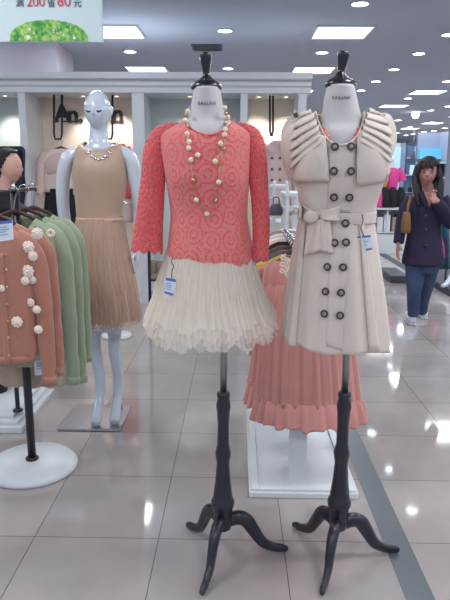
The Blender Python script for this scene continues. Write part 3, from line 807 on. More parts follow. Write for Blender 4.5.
# ------------------------------------------------------------------ white mannequin
plate_c = [Z(77,406), Z(131,408), Z(120.5,432), Z(57.5,431)]
b = bm_new(); vs = [b.verts.new((p.x,p.y,.004)) for p in plate_c]; f = b.faces.new(vs)
e = bmesh.ops.extrude_face_region(b, geom=[f])
for v in [g_ for g_ in e['geom'] if isinstance(g_, bmesh.types.BMVert)]: v.co.z = .016
mq = thing('mannequin', 'bald glossy white mannequin with closed eyes on a steel base plate', 'mannequin', (P(105,420,3.4).x,3.4,0))
obj('base_plate', b, m_plate, mq, False)
YM = 3.38
Q = lambda x, y, dy=0: P(x, y, YM+dy)
b = bm_new()
# torso
loft(b, rows([(330,90,122,.07),(300,78,126,.10),(270,74,124,.115),(240,78,121,.10),(212,80,119,.085),(190,77,122,.10),(172,75,124,.115),(158,77,123,.095),(151,81,118,.07),(146,86,113,.055),(140,89,109,.048),(132,90,107.5,.045),(118,90,107,.045)], YM), 40, 4, caps=(True,True), sq=.92)
hc = Q(97.8,110.5,-.02); hw_ = (Q(111,119).x-Q(84.5,119).x); hh_ = Q(98,91).z-Q(98,130).z
Rm = Matrix.Rotation(math.radians(-3),3,'Z')
head(b, hc, hw_, hw_*1.22, hh_*1.02, Rm)
# shoulders and arms
for pts, rr in (([(88,150,.0),(77,152.5,.0),(67.5,160,.0),(63,180,.02),(63,205,.04),(66,228,.06),(69,248,.05)],[.026,.034,.040,.039,.035,.034,.026]),
                ([(111,149,.0),(122,152,.0),(131,159.5,0),(135.5,182,.02),(139,205,.04),(139,228,.05),(137,246,.03)],[.026,.034,.040,.039,.035,.034,.026])):
    sweep(b, [Q(*p) for p in pts], rr, 18, 1, 5)
hand(b, Q(69,247,.05), Vector((.02,-.05,-1)), (1,0,0), .17, .15, 1)
hand(b, Q(137,245,.03), Vector((-.02,-.05,-1)), (-1,0,0), .17, .15, -1)
# legs
for pts, (fx, fy) in (([(92,290,.02),(94,330,.02),(95.2,350,-.01)],(95.5,424)), ([(113,290,.02),(114.5,330,.02),(114.4,349,-.01)],(114.5,422.5))):
    tp = Z(fx, fy, .03)
    sweep(b, [Q(*p) for p in pts]+[Vector((tp.x+.003, tp.y+.145, .24)), Vector((tp.x+.003, tp.y+.11, .155)), Vector((tp.x+.002, tp.y+.085, .11))], [.07,.042,.036,.032,.027,.027], 18, 1, 5)
for px, py in ((95.5,424),(114.5,422.5)):
    tp = Z(px, py, .03); hl = Vector((tp.x+.003, tp.y+.10, .13))
    sweep(b, [hl+Vector((0,.03,.04)), hl+Vector((0,-.01,.0)), Vector((tp.x,tp.y+.055,.085)), Vector((tp.x,tp.y+.015,.048)), Vector((tp.x,tp.y-.015,.036))], [.024,.027,.029,.033,.026], 16, .95, 4, ref=(0,0,1))
mb = obj('body', b, m_manq, mq)
mod(mb, 'REMESH', mode='VOXEL', voxel_size=.0055, use_smooth_shade=True); mod(mb, 'SMOOTH', factor=.5, iterations=3)
for s in (-1,1):
    b = bm_new(); pts = []
    for k in range(7):
        u = (k-3)/3; pts.append(facepoint(hc, hw_, hw_*1.22, hh_*1.02, Rm, s*.37+u*.24, -.06-.06*(1-u*u)+.0, -.905-.03*(1-u*u)+.06*(abs(s*.36+u*.17)-.3)))
    sweep(b, pts, [.0016,.0036,.0046,.005,.0046,.0036,.0016], 8, 1, 2); obj('eyelash', b, m_lash, mq)
b = bm_new(); x_ = plate_c[1]; sweep(b, [Vector((Z(122,412).x,Z(122,412).y,.016)), Vector((Z(122,412).x,Z(122,412).y,.30))], .004, 8, smooth=1); obj('support_rod', b, m_chrome, mq)

# mannequin dress
md = thing('sleeveless_dress', 'beige sleeveless dress with taupe tulle skirt on the white mannequin', 'dress', (P(100,250,YM).x,YM,.9))
b = bm_new()
rr = rows([(222,77.5,124,.095),(212,77,122,.096),(195,75.5,124.5,.108),(180,73.5,126.5,.122),(168,73.5,126,.124),(158,75,125,.108),(150,76,124,.088),(145,79,121,.070),(142.5,84,116,.06)], YM)
g = loft(b, rr, 72, 4, sq=.92, rf=lambda th,t: 1+.07*math.exp(-((t-.48)/.16)**2)*(math.exp(-((th-4.35)/.28)**2)+math.exp(-((th-5.07)/.28)**2)))
cxn = Q(99,150).x
for i in range(len(g)-9, len(g)):
    w = (i-(len(g)-10))/9
    for v in g[i]:
        s = max(0, 1-abs(v.co.x-cxn)/.11)
        if v.co.y < YM: v.co.z -= .045*w*min(1,s*1.6)
bod4 = obj('bodice', b, m_beige, md); solid(bod4, .004)
b = bm_new()
def pl(seed, a): return lambda th,t: 1+a*(.25+t)*(.6*math.sin(17*th+seed)+.4*math.sin(29*th+seed*2+t)+.7*nz(math.cos(th)*4+seed,math.sin(th)*4,t))
loft(b, rows([(216,77,123,.097),(235,74,125,.12),(262,72,130,.14),(292,75,136,.155),(317,78,139,.16)], YM), 144, 6, rf=pl(1,.05), zf=hemz(1,.02)); sk4 = obj('skirt', b, m_taupe, md)
for k in range(2):
    b = bm_new(); loft(b, rows([(216,77,123.5,.099),(235,73,126,.125),(262,71,131,.146),(292,74,137,.162),(319+k*3,76,140,.17)], YM), 160, 6, rf=pl(4+k*2,.05), zf=hemz(5+k,.02)); obj('tulle_overlay', b, m_nude, md)
b = bm_new(); loft(b, rows([(221,77,124,.1),(217,76.5,124,.101)], YM), 48, 1, sq=.95); o = obj('waist_seam', b, m_taupe, md); solid(o, .003)
bv4 = caster(bod4)
for k in range(9):
    u = k/8; px = 85.5+27*u; py = 147+13*math.sin(PI*u)**.8
    p, nr = hit(bv4, px, py, YM-.09, .004)
    b = bm_new(); ball(b, p, .0125, 10, (1,.4,.7)); obj('sequin', b, m_sequin, md)
for px, py in ((124.5,201.5),(126,203.5)):
    p = P(px, py, YM-.08); b = bm_new(); ball(b, p, .007, 10); obj('brooch', b, m_sequin, md)

# ------------------------------------------------------------------ hangers
def hanger(label, c, z, m, group, w=.2, rot=0, hookm=None, hook_h=.07, rail=None):
    """c = (x,y) under the rail, z = rail height"""
    t = thing('clothes_hanger', label, 'hanger', (c[0],c[1],z-.0), group)
    def R_(x, zz): return Vector((c[0]+x*math.cos(rot), c[1]+x*math.sin(rot), zz))
    zb_ = z-hook_h
    b = bm_new(); sweep(b, [R_(-w,zb_-.075),R_(-w*.6,zb_-.03),R_(-w*.2,zb_-.008),R_(0,zb_),R_(w*.2,zb_-.008),R_(w*.6,zb_-.03),R_(w,zb_-.075)], [.006,.009,.010,.012,.010,.009,.006], 10, .6, 4, ref=(-math.sin(rot),math.cos(rot),0)); obj('shoulder_bar', b, m, t)
    b = bm_new(); r = .022; pts = [R_(0,zb_), R_(0,zb_+hook_h-.035)]
    pts = [R_(0,zb_), R_(.0,zb_+.012)] + [R_(-r*math.cos(a_)*1.0+ .0, z+.0+ r*math.sin(a_)-.008) for a_ in [PI+.5-PI*1.25*k/7-.55*0 for k in range(0)]]
    for k in range(9):
        a_ = -PI/3.2 + (PI*1.32)*k/8
        pts.append(R_(r*math.cos(a_), z-.012+r*math.sin(a_)))
    sweep(b, pts, .003, 8, smooth=3); obj('hook', b, hookm or m_chrome, t)
    return t

# ------------------------------------------------------------------ cardigan rack
XR = P(33,470,2.74).x; YR = 2.74
rk = thing('garment_rack', 'black pole clothes rack on a round white base holding the cardigans', 'clothes rack', (XR,YR,0))
b = bm_new(); lathe(b, [(.212,.0),(.218,.006),(.218,.02),(.208,.028),(.204,.034),(.197,.042),(.06,.046),(0,.046)], XR, YR, 56); obj('base', b, m_white, rk)
b = bm_new(); lathe(b, [(.031,.046),(.031,.056),(.024,.06)], XR, YR, 24); obj('flange', b, m_blackmetal, rk)
zrail = P(15,190,2.45).z
b = bm_new(); sweep(b, [(XR,YR,.05),(XR,YR,zrail-.012)], .0195, 20, smooth=1); obj('pole', b, m_blackmetal, rk)
b = bm_new(); sweep(b, [(XR,2.2,zrail-.012),(XR,3.02,zrail-.012)], .009, 16, smooth=1); ball(b,(XR,2.2,zrail-.012),.012,12); ball(b,(XR,3.02,zrail-.012),.012,12); obj('rail', b, m_blackmetal, rk)

def cardigan(label, y, m, trimm=None, lace=False, group='cardigans on the rack', buttons=False, low=0.0):
    x = XR+.005
    t = thing('cardigan', label, 'cardigan', (x,y,.9), group)
    zs = zrail-.115
    b = bm_new()
    rr = [(x,y,.705-low,.172,.050),(x,y,.725-low,.178,.052),(x,y,.84,.180,.05),(x,y,.98,.183,.05),(x,y,1.08,.180,.048),(x,y,zs-.085,.175,.04),(x,y,zs-.045,.13,.034),(x,y,zs-.02,.085,.03)]
    g = loft(b, rr, 72, 4, sq=.85, rf=lambda th,tt: 1+.02*math.sin(9*th+3*tt)+.03*nz(math.cos(th)*3,math.sin(th)*3,tt*4+y))
    for i in range(len(g)-9, len(g)):
        w = (i-(len(g)-10))/9
        for v in g[i]:
            s = max(0, 1-abs(v.co.x-x)/.09)
            if v.co.y < y: v.co.z -= .10*w*min(1,s*1.5)
    body = obj('body', b, m, t); solid(body, .004)
    for s in (-1,1):
        b = bm_new()
        pts = [(x+s*.125,y+.012,zs-.055),(x+s*.165,y+.015,zs-.085),(x+s*.198,y+.02,zs-.16),(x+s*.212,y+.02,zs-.30),(x+s*.217,y+.02,.78-low*.5),(x+s*.219,y+.02,.66-low),(x+s*.219,y+.02,.605-low)]
        gg = sweep(b, pts, [.022,.033,.038,.035,.032,.030,.028], 24, 1, 5, ref=(0,1,0))
        for v in b.verts: v.co.x += .004*nz(v.co.x*20,v.co.y*20,v.co.z*14)*2
        o = obj('sleeve', b, m, t)
        b = bm_new(); sweep(b, [(x+s*.219,y+.02,.612-low),(x+s*.219,y+.02,.572-low)], .0285, 24, 1, 1, closed=True, ref=(0,1,0)); o = obj('cuff', b, m, t); solid(o,.004)
    b = bm_new(); loft(b, [(x,y,.675-low,.168,.049),(x,y,.71-low,.174,.052)], 60, 1, sq=.85, rf=lambda th,tt: 1+.01*math.sin(40*th)); o = obj('hem_rib', b, m, t); solid(o,.005)
    if lace:
        b = bm_new(); loft(b, [(x,y,.56-low,.185,.06),(x,y,.63-low,.175,.055),(x,y,.70-low,.165,.05)], 72, 3, sq=.85, rf=lambda th,tt: 1+.05*math.sin(12*th), zf=lambda th,tt: (.012*abs(math.sin(8*th)))*(1-tt)); o = obj('crochet_hem', b, m_lacebeige, t); solid(o,.003)
    bv = caster(body)
    if buttons:
        b = bm_new(); xb = P(9,300,y).x
        g_ = []
        for j in range(25):
            z_ = 1.13-(1.13-.68)*j/24; row = []
            for i in range(4):
                xx = P(5,300,y).x+(P(11.5,300,y).x-P(5,300,y).x)*i/3
                loc, nrm, *_ = bv.ray_cast(Vector((xx, y-.4, z_)), Vector((0,1,0)))
                yy = loc.y if loc else y-.05
                row.append(b.verts.new((xx, yy-.003, z_)))
            g_.append(row)
        for j in range(24):
            for i in range(3): b.faces.new((g_[j][i],g_[j][i+1],g_[j+1][i+1],g_[j+1][i]))
        o = obj('button_band', b, m, t); solid(o,.003)
        for px, py in ((6.5,255),(6.5,270),(7.5,287),(8,304),(8.5,321),(9,337),(9.5,355)):
            p, nr = hit(bv, px, py, y-.05, .008)
            b = bm_new(); ball(b, p, .0065, 12, (1,.5,1)); obj('button', b, m_gold, t)
        for px, py, r in ((37.5,233.5,5.6),(28,247,5.8),(33.2,256,4.6),(27.5,271,6),(25,280.5,4.2),(31.5,279.5,4.2),(2,288,3.4),(29.5,302,4.2),(37,309.5,4),(17.5,321.5,5.6),(38.5,329.5,4.2)):
            p, nr = hit(bv, px, py, y-.05, .006); rm = r/245
            b = bm_new()
            for ringn, (rad, cnt, h_) in enumerate(((.72,9,.3),(.42,6,.55))):
                for q in range(cnt):
                    a_ = 2*PI*q/cnt+ringn*.4
                    ball(b, p+Vector((rm*rad*math.cos(a_), -rm*h_*.5, rm*rad*math.sin(a_))), rm*.34, 8, (1,.6,1))
            ball(b, p+Vector((0,-rm*.4,0)), rm*.3, 8)
            obj('flower', b, m_flower, t)
    return t, body
cy_ = [2.36, 2.48, 2.72, 2.86, 2.98]
hg = 'wooden hangers on the cardigan rack'
card1, cb1 = cardigan('front salmon cardigan covered with cream crochet flowers on the left rack', cy_[0], m_salmon, buttons=True)
card2, cb2 = cardigan('salmon cardigan directly behind the flowered one, mostly its sleeve showing', cy_[1], m_salmon)
card3, cb3 = cardigan('front sage green cardigan just behind the two salmon ones', cy_[2], m_green, low=.13)
card4, cb4 = cardigan('middle sage green cardigan, second of the green ones on the rack', cy_[3], m_green, lace=True, low=.17)
card5, cb5 = cardigan('rearmost sage green cardigan, nearest the mannequin dress', cy_[4], m_green, low=.10)
for y, l in zip(cy_, ('dark wooden hanger of the flowered salmon cardigan at the left edge','dark wooden hanger inside the second salmon cardigan','dark wooden hanger of the front green cardigan','dark wooden hanger of the middle green cardigan','dark wooden hanger of the rearmost green cardigan')):
    hanger(l, (XR,y), zrail, m_hanger, hg, .13, hook_h=.102)
# second salmon's flower near the shoulder
bvx = caster(cb2); p, _ = hit(bvx, 51, 233, 2.43, .006); b = bm_new()
for q in range(8): ball(b, p+Vector((.012*math.cos(q*PI/4),-.004,.012*math.sin(q*PI/4))), .007, 8)
obj('flower', b, m_flower, card2)
tagcard('pale blue tag hanging at the open neck of the flowered cardigan', [(-4,222),(12.5,220),(13.5,239.5),(-3,242)], None, cy_[0]-.07, .14, None)
tagcard('blank white tag hanging below the hem of the salmon cardigans', [(34,360),(52,360),(52,374.5),(35,375.5)], None, cy_[1]+.02, .02, None)

# low stepped base behind with slim pole
XS = Z(19,437).x
sb_ = thing('garment_rack', 'slim black pole rack on a stepped white base behind the cardigans', 'clothes rack', (XS-.35,3.5,0))
b = bm_new(); box(b, XS-.8, XS, 3.13, 3.75, 0, .035); box(b, XS-.77, XS-.03, 3.16, 3.72, .035, .06); box(b, XS-.73, XS-.07, 3.2, 3.68, .06, .08); o = obj('base', b, m_white, sb_, False); bevel(o)
pp = Z(18,411,.08)
b = bm_new(); lathe(b, [(.028,.08),(.028,.09),(.014,.094),(.0125,.1),(.0125,1.2)], pp.x, pp.y, 20); obj('pole', b, m_blackmetal, sb_)
b = bm_new(); sweep(b, [(pp.x,pp.y,1.2),(pp.x-.5,pp.y,1.2)], .012, 10, smooth=1); obj('rail', b, m_blackmetal, sb_)

# ------------------------------------------------------------------ saleswoman (profile, left edge)
def person_head(bm, hc, w, d, h, R): head(bm, hc, w, d, h, R, 1.0, 40)
YW = 3.8
sw = thing('person', 'person in black with dark hair tied back, in profile behind the cardigan rack', 'person', (P(5,437,YW-.2).x,YW,0))
hcw = P(9,167,YW); R1 = Matrix.Rotation(math.radians(78),3,'Z')
WV = lambda dx, dy, z: Vector((hcw.x-.035+dx, YW+dy, z))
b = bm_new(); person_head(b, hcw, .13, .168, .200, R1)
zch = hcw.z
sweep(b, [WV(.01,0,zch-.05),WV(-.01,0,zch-.15),WV(-.03,0,zch-.24)], [.05,.048,.06], 16, 1, 4)
loft(b, [(hcw.x-.05,YW,.82,.10,.155),(hcw.x-.055,YW,1.0,.085,.125),(hcw.x-.04,YW,1.2,.11,.16),(hcw.x-.055,YW,zch-.27,.085,.17),(hcw.x-.055,YW,zch-.21,.05,.06)], 32, 4, caps=(True,True))
for s in (-1,1):
    sweep(b, [WV(-.03,s*.16,zch-.27),WV(-.05,s*.2,1.1),WV(.04,s*.19,.93),WV(.1,s*.17,.85)], [.05,.042,.035,.026], 14, 1, 4)
    hand(b, WV(.1,s*.17,.85), (.6,0,-1), (0,-s,0), .17, .3, 1)
    sweep(b, [WV(-.02,s*.09,.85),WV(-.01,s*.1,.5),WV(-.03,s*.1,.1)], [.09,.06,.04], 14, 1, 4)
o = obj('body', b, m_skinpale, sw); mod(o,'REMESH',mode='VOXEL',voxel_size=.0055,use_smooth_shade=True); mod(o,'SMOOTH',factor=.5,iterations=3)
b = bm_new()
loft(b, [(hcw.x-.05,YW,.74,.12,.18),(hcw.x-.05,YW,.82,.118,.175),(hcw.x-.055,YW,1.0,.1,.145),(hcw.x-.04,YW,1.2,.125,.18),(hcw.x-.055,YW,zch-.23,.10,.19),(hcw.x-.055,YW,zch-.17,.068,.09),(hcw.x-.05,YW,zch-.135,.058,.062)], 40, 4, caps=(True,True))
for s in (-1,1): sweep(b, [WV(-.05,s*.14,zch-.25),WV(-.05,s*.2,1.1),WV(.04,s*.19,.93),WV(.09,s*.17,.86)], [.06,.055,.047,.04], 16, 1, 4)
o = obj('black_top', b, m_blackcloth, sw); mod(o,'REMESH',mode='VOXEL',voxel_size=.009,use_smooth_shade=True)
b = bm_new()
legx = P(1.0,410,YW-.2).x
for s in (-1,1): sweep(b, [WV(-.015,s*.085,.84),(hcw.x-.02+ (legx-hcw.x)*.4,YW+s*.1,.5),(legx,YW+s*.1-.12,.12),(legx,YW+s*.1-.14,.06)], [.115,.08,.062,.06], 18, 1, 4)
loft(b, [(hcw.x-.05,YW,.72,.10,.15),(hcw.x-.05,YW,.95,.108,.16)], 30, 2, caps=(True,True))
o = obj('trousers', b, m_blackcloth, sw); mod(o,'REMESH',mode='VOXEL',voxel_size=.009,use_smooth_shade=True)
for s in (-1,1):
    b = bm_new(); yf = YW+s*.1-.14; sweep(b, [(legx-.07,yf,.05),(legx,yf,.055),(legx+.05,yf,.035),(legx+.08,yf,.025)], [.035,.045,.036,.02], 14, 1, 4, ref=(0,0,1))
    box(b, legx-.09, legx+.08, yf-.03, yf+.03, 0, .02); obj('shoe', b, m_blackcloth, sw)
b = bm_new()
g_ = bmesh.ops.create_uvsphere(b, u_segments=40, v_segments=28, radius=1)
kill = []
for v in g_['verts']:
    x, y, z = v.co
    face = y < -.45+(.6-z)*.55 and z < .72
    if face: kill.append(v)
    v.co = hcw + R1@Vector((x*.13/2*1.12, y*.168/2*1.10+.006, z*.200/2*1.07+.004)) if not face else v.co
bmesh.ops.delete(b, geom=kill, context='VERTS')
ball(b, hcw+R1@Vector((0,.125,-.02)), .04, 14)
o = obj('hair', b, m_hair, sw); solid(o,.012)
b = bm_new()
for s in (-1,1):
    ball(b, facepoint(hcw,.13,.168,.200,R1,s*.36,.0,-.84), .0075, 10, (1,1,.4))
obj('eyes', b, m_eye, sw)
b = bm_new(); sweep(b, [facepoint(hcw,.13,.168,.200,R1,x_,-.53,-.93+.25*x_*x_) for x_ in (-.24,-.1,0,.1,.24)], [.002,.005,.006,.005,.002], 8, 1, 2); obj('lips', b, m_lip, sw)

# ------------------------------------------------------------------ walking woman
YK = 5.55
wk = thing('person', 'person walking in a dark purple coat, blue jeans and white shoes, hand at collar', 'person', (P(418,322,YK).x,YK,0))
K = lambda x, y, dy=0: P(x, y, YK+dy)
hk = K(427.5,172.5,-.02); Rk = Matrix.Rotation(math.radians(-14),3,'Z')@Matrix.Rotation(math.radians(6),3,'Y')
hw2, hd2, hh2 = .165,.195,.235
b = bm_new(); head(b, hk, hw2, hd2, hh2, Rk, 1.0, 44)
sweep(b, [hk+Vector((0,.01,-.07)),K(428,188),K(428,197,.02)], [.052,.05,.07], 16, 1, 4)
loft(b, rows([(262,409,438,.11),(245,411,437,.10),(225,412,438,.11),(208,410,441,.12),(199,412,442,.09),(193,420,436,.06)], YK), 32, 4, caps=(True,True))
armL = [K(412,199),K(405,212),K(401,230,-.02),K(398.5,243,-.06)]
armR = [K(442,199),K(449.5,214,-.02),K(450,222,-.08),K(441,207,-.17),K(434,199,-.2)]
sweep(b, armL, [.05,.043,.035,.026], 14, 1, 4); sweep(b, armR+[K(434.5,203,-.21)], [.05,.045,.04,.034,.026,.025], 14, 1, 4)
hand(b, K(398.3,242,-.06), Vector((-.02,-.1,-1)), (1,0,0), .175, .28, 1, 1.15)
hand(b, K(434.5,203.5,-.2), Vector((-.15,.15,1)), (-.5,.9,-.1), .145, -1.0, 1, 1.2)
o = obj('body', b, m_skin, wk); mod(o,'REMESH',mode='VOXEL',voxel_size=.0055,use_smooth_shade=True); mod(o,'SMOOTH',factor=.5,iterations=2)
b = bm_new()
gtop = loft(b, rows([(264,402,444,.165),(258,402,444,.16),(240,406,442,.14),(222,408,441,.13),(208,406,444,.14),(200,408,444,.11),(195,416,439,.085)], YK), 48, 4, caps=(True,True), rf=lambda th,t: 1+.03*math.sin(6*th)*(1-t))
sweep(b, [K(412,198),K(404.5,212),K(400.5,230,-.02),K(398.5,243,-.06)], [.06,.06,.052,.048], 16, 1, 4)
sweep(b, [K(442,198),K(450,214,-.02),K(450.5,223,-.08),K(443,210,-.16),K(436.5,202,-.19)], [.06,.062,.058,.052,.045], 16, 1, 5)
o = obj('coat', b, m_coat, wk); mod(o,'REMESH',mode='VOXEL',voxel_size=.009,use_smooth_shade=True)
b = bm_new(); v = [b.verts.new(K(x,y,-.135)) for x, y in ((423.5,192),(434.5,192),(429,208))]; b.faces.new(v)
# collar lapels
for side in (((419,192),(423,190),(430,209),(424,206)),((439,192),(435,190),(430,209),(436,205))):
    b2 = bm_new(); v = [b2.verts.new(K(x,y,-.15)) for x, y in side]; b2.faces.new(v); o = obj('collar', b2, m_coat, wk, False); solid(o,.015)
o = obj('neckline', b, m_skin, wk, False); solid(o,.01)
for y_ in (216,230,246):
    b = bm_new(); ball(b, K(426,y_,-.155), .014, 10, (1,.5,1)); obj('coat_button', b, m_black, wk)
b = bm_new()
loft(b, rows([(272,409,436,.12),(262,408,437,.12),(252,410,436,.11)], YK), 30, 2, caps=(True,True))
sweep(b, [K(415.5,262),K(415,280,-.04),K(414,292,-.06),K(413.5,305,-.03),K(413,316,-.02)], [.095,.082,.066,.058,.05], 18, 1, 4)
sweep(b, [K(430,262,.02),K(427,280,.03),K(424,294,.06),K(422.5,304,.13),K(422,311.5,.2)], [.095,.08,.064,.056,.05], 18, 1, 4)
o = obj('jeans', b, m_jeans, wk); mod(o,'REMESH',mode='VOXEL',voxel_size=.008,use_smooth_shade=True)
for (px, py, dx) in ((412,325,-.01),(424,318.5,.02)):
    g0 = Z(px, py, 0)
    b = bm_new()
    sweep(b, [g0+Vector((.01,.22,.055)), g0+Vector((.01,.16,.062)), g0+Vector((0,.08,.055)), g0+Vector((0,.02,.04)), g0+Vector((0,-.02,.03))], [.03,.046,.046,.042,.024], 16, .85, 4, ref=(0,0,1))
    for v in b.verts: v.co.z = max(v.co.z, .012)
    sh = obj('shoe', b, m_shoew, wk)
    b = bm_new(); sweep(b, [g0+Vector((.01,.22,.010)), g0+Vector((.01,.1,.010)), g0+Vector((0,-.03,.010))], [.034,.046,.034], 14, .2, 4, ref=(0,0,1)); obj('sole', b, m_white, sh)
# hair
b = bm_new(); g_ = bmesh.ops.create_uvsphere(b, u_segments=44, v_segments=30, radius=1); kill = []
for v in g_['verts']:
    x, y, z = v.co
    fc = y < -.30 and abs(x) < .80 and z < .42 + .10*math.sin(x*9)
    if fc or z < -.75: kill.append(v); continue
    wob = 1+.03*math.sin(math.atan2(y,x)*14)
    v.co = hk + Rk@Vector((x*hw2/2*1.24*wob, y*hd2/2*1.16*wob+.008, z*hh2/2*1.12+.008))
bmesh.ops.delete(b, geom=kill, context='VERTS'); o = obj('hair', b, m_hair, wk); solid(o, .014)
for pts, rr in (([(417,166,-.02),(415.5,178,-.04),(416.5,192,-.10),(419,206,-.15)],[.02,.03,.03,.01]), ([(438,166,0),(440,180,-.04),(440.5,194,-.10),(439,207,-.15)],[.02,.028,.028,.01]), ([(428,165,.08),(428,185,.1),(428,205,.12)],[.06,.085,.04]),
                ([(421,163,-.09),(419.5,169,-.10),(418,176,-.09)],[.012,.017,.008]), ([(427,161,-.10),(424,166,-.125),(422,169.5,-.125)],[.016,.016,.005]), ([(431,161,-.10),(432,166,-.125),(433,170,-.12)],[.016,.017,.005]), ([(428,160.5,-.10),(428,165,-.125),(428,168.5,-.13)],[.016,.016,.005])):
    b = bm_new(); sweep(b, [K(*p) for p in pts], rr, 14, .7, 4); obj('hair_lock', b, m_hair, wk)
b = bm_new()
for s in (-1,1): ball(b, facepoint(hk,hw2,hd2,hh2,Rk,s*.36,-.02,-.875), .012, 10, (1,.6,.42))
obj('eyes', b, m_eye, wk)
b = bm_new()
for s in (-1,1): sweep(b, [facepoint(hk,hw2,hd2,hh2,Rk,s*(.36+u*.18),.17-.03*abs(u),-.90) for u in (-1,0,1)], .003, 6, smooth=2)
obj('eyebrows', b, m_hair, wk)
b = bm_new(); sweep(b, [facepoint(hk,hw2,hd2,hh2,Rk,x_,-.53,-1.0+.25*x_*x_) for x_ in (-.26,-.1,0,.1,.26)], [.002,.006,.007,.006,.002], 8, 1, 2); obj('lips', b, m_lip, wk)
# handbag
hb = thing('shoulder_bag', 'mustard shoulder bag hanging at the side of the walking woman', 'bag', K(405,222,-.12))
b = bm_new(); sweep(b, [K(411,197,-.09),K(408.5,205,-.16),K(407.5,214,-.17)], .014, 10, .35, 4, ref=(0,1,0)); obj('strap', b, m_mustard, hb)
b = bm_new(); loft(b, rows([(233,402,409,.035),(230,401,410.5,.045),(220,402,410.5,.045),(212,404,410,.03)], YK-.15), 24, 3, caps=(True,True), sq=.7); obj('bag_body', b, m_mustard, hb)

# ------------------------------------------------------------------ pink dress rack (white base, middle right)
YP = 2.75
xa, xb_ = Z(249,498).x, Z(359,500).x; ya = Z(300,499).y; yb2 = Z(300,402).y
pr_ = thing('garment_rack', 'white rack on a broad flat white base under the pink ruffled dress', 'clothes rack', ((xa+xb_)/2,ya+.5,0))
b = bm_new(); box(b, xa, xb_, ya, yb2, 0, .03); o = obj('base', b, m_white, pr_, False); bevel(o, .006)
b = bm_new()
ins = .045
for q in ((xa+.01,xa+ins,ya+.01,yb2-.01),(xb_-ins,xb_-.01,ya+.01,yb2-.01),(xa+ins,xb_-ins,ya+.01,ya+ins),(xa+ins,xb_-ins,yb2-ins,yb2-.01)): box(b, *q, .03, .042)
o = obj('base_frame', b, m_white, pr_, False); bevel(o,.004)
zr2 = 1.19; xc = (xa+xb_)/2 - .02
b = bm_new()
yy0 = ya+.12; yy1 = yb2-.12
box(b, xc-.04, xc+.04, yy0, yy0+.03, .03, zr2-.1); o = obj('upright', b, m_white, pr_, False)
b = bm_new(); box(b, xc-.04, xc+.04, yy1, yy1+.03, .03, zr2-.1); obj('upright', b, m_white, pr_, False)
b = bm_new(); sweep(b, [(xc,yy0-.08,zr2-.1),(xc,yy1+.1,zr2-.1)], .014, 14, smooth=1); obj('rail', b, m_chrome, pr_)

def ruffle_dress(label, Y, dpx, m, hem=423, seed=0, sc=1.0, grp='dresses on the white rack'):
    t = thing('ruffled_dress', label, 'dress', (P(310,300,Y).x,Y,.8), grp)
    def r(l): return rows([(a_, b_+dpx, c_+dpx, d_) for a_,b_,c_,d_ in l], Y)
    fo = lambda amp, f_: (lambda th,tt: 1+amp*(.4+.6*tt)*(math.sin(f_*th+seed)*.6+math.sin(f_*1.63//1*th+1+seed)*.4+.7*nz(math.cos(th)*4+seed,math.sin(th)*4,tt)))
    b = bm_new(); loft(b, r([(284,270,340,.06),(295,267,345,.075),(325,263,350,.10),(360,260,356,.12),(hem-24,257,360,.13)]), 240, 6, rf=fo(.05,29), zf=None); o = obj('skirt', b, m, t); solid(o,.002)
    b = bm_new(); loft(b, r([(hem-28,257,360,.13),(hem-18,254,364,.145),(hem-5,252,366,.155)]), 200, 5, rf=fo(.06,25), zf=lambda th,tt: .014*tt*nz(math.cos(th)*5+seed,math.sin(th)*5,0)*2); o = obj('ruffle', b, m, t); solid(o,.002)
    b = bm_new(); loft(b, r([(262,275,330,.035),(268,272,334,.045),(276,270,338,.05),(285,270,340,.06)]), 72, 4, rf=fo(.02,9)); o = obj('bodice', b, m, t); solid(o,.003)
    for s in (288, 326):
        b = bm_new(); sweep(b, [P(s+dpx,263,Y-.03),P(s+dpx+(307-s)*.25,254,Y)], .004, 8, smooth=1); obj('strap', b, m, t)
    return t
rd = ruffle_dress('front dusty pink dress with ruffled hem hanging behind the trench dress', ya+.16, 0, m_pink)
rd2 = ruffle_dress('second dusty pink dress just behind the front ruffled one', ya+.34, -7, m_pink, 408, 2)
hgw = 'hangers on the white rack'
hanger('thin white hanger of the front ruffled pink dress', (P(307,240,ya+.16).x, ya+.16), zr2-.088, m_white, hgw, .12)
hanger('thin white hanger of the second pink dress', (P(300,240,ya+.34).x, ya+.34), zr2-.088, m_white, hgw, .12)
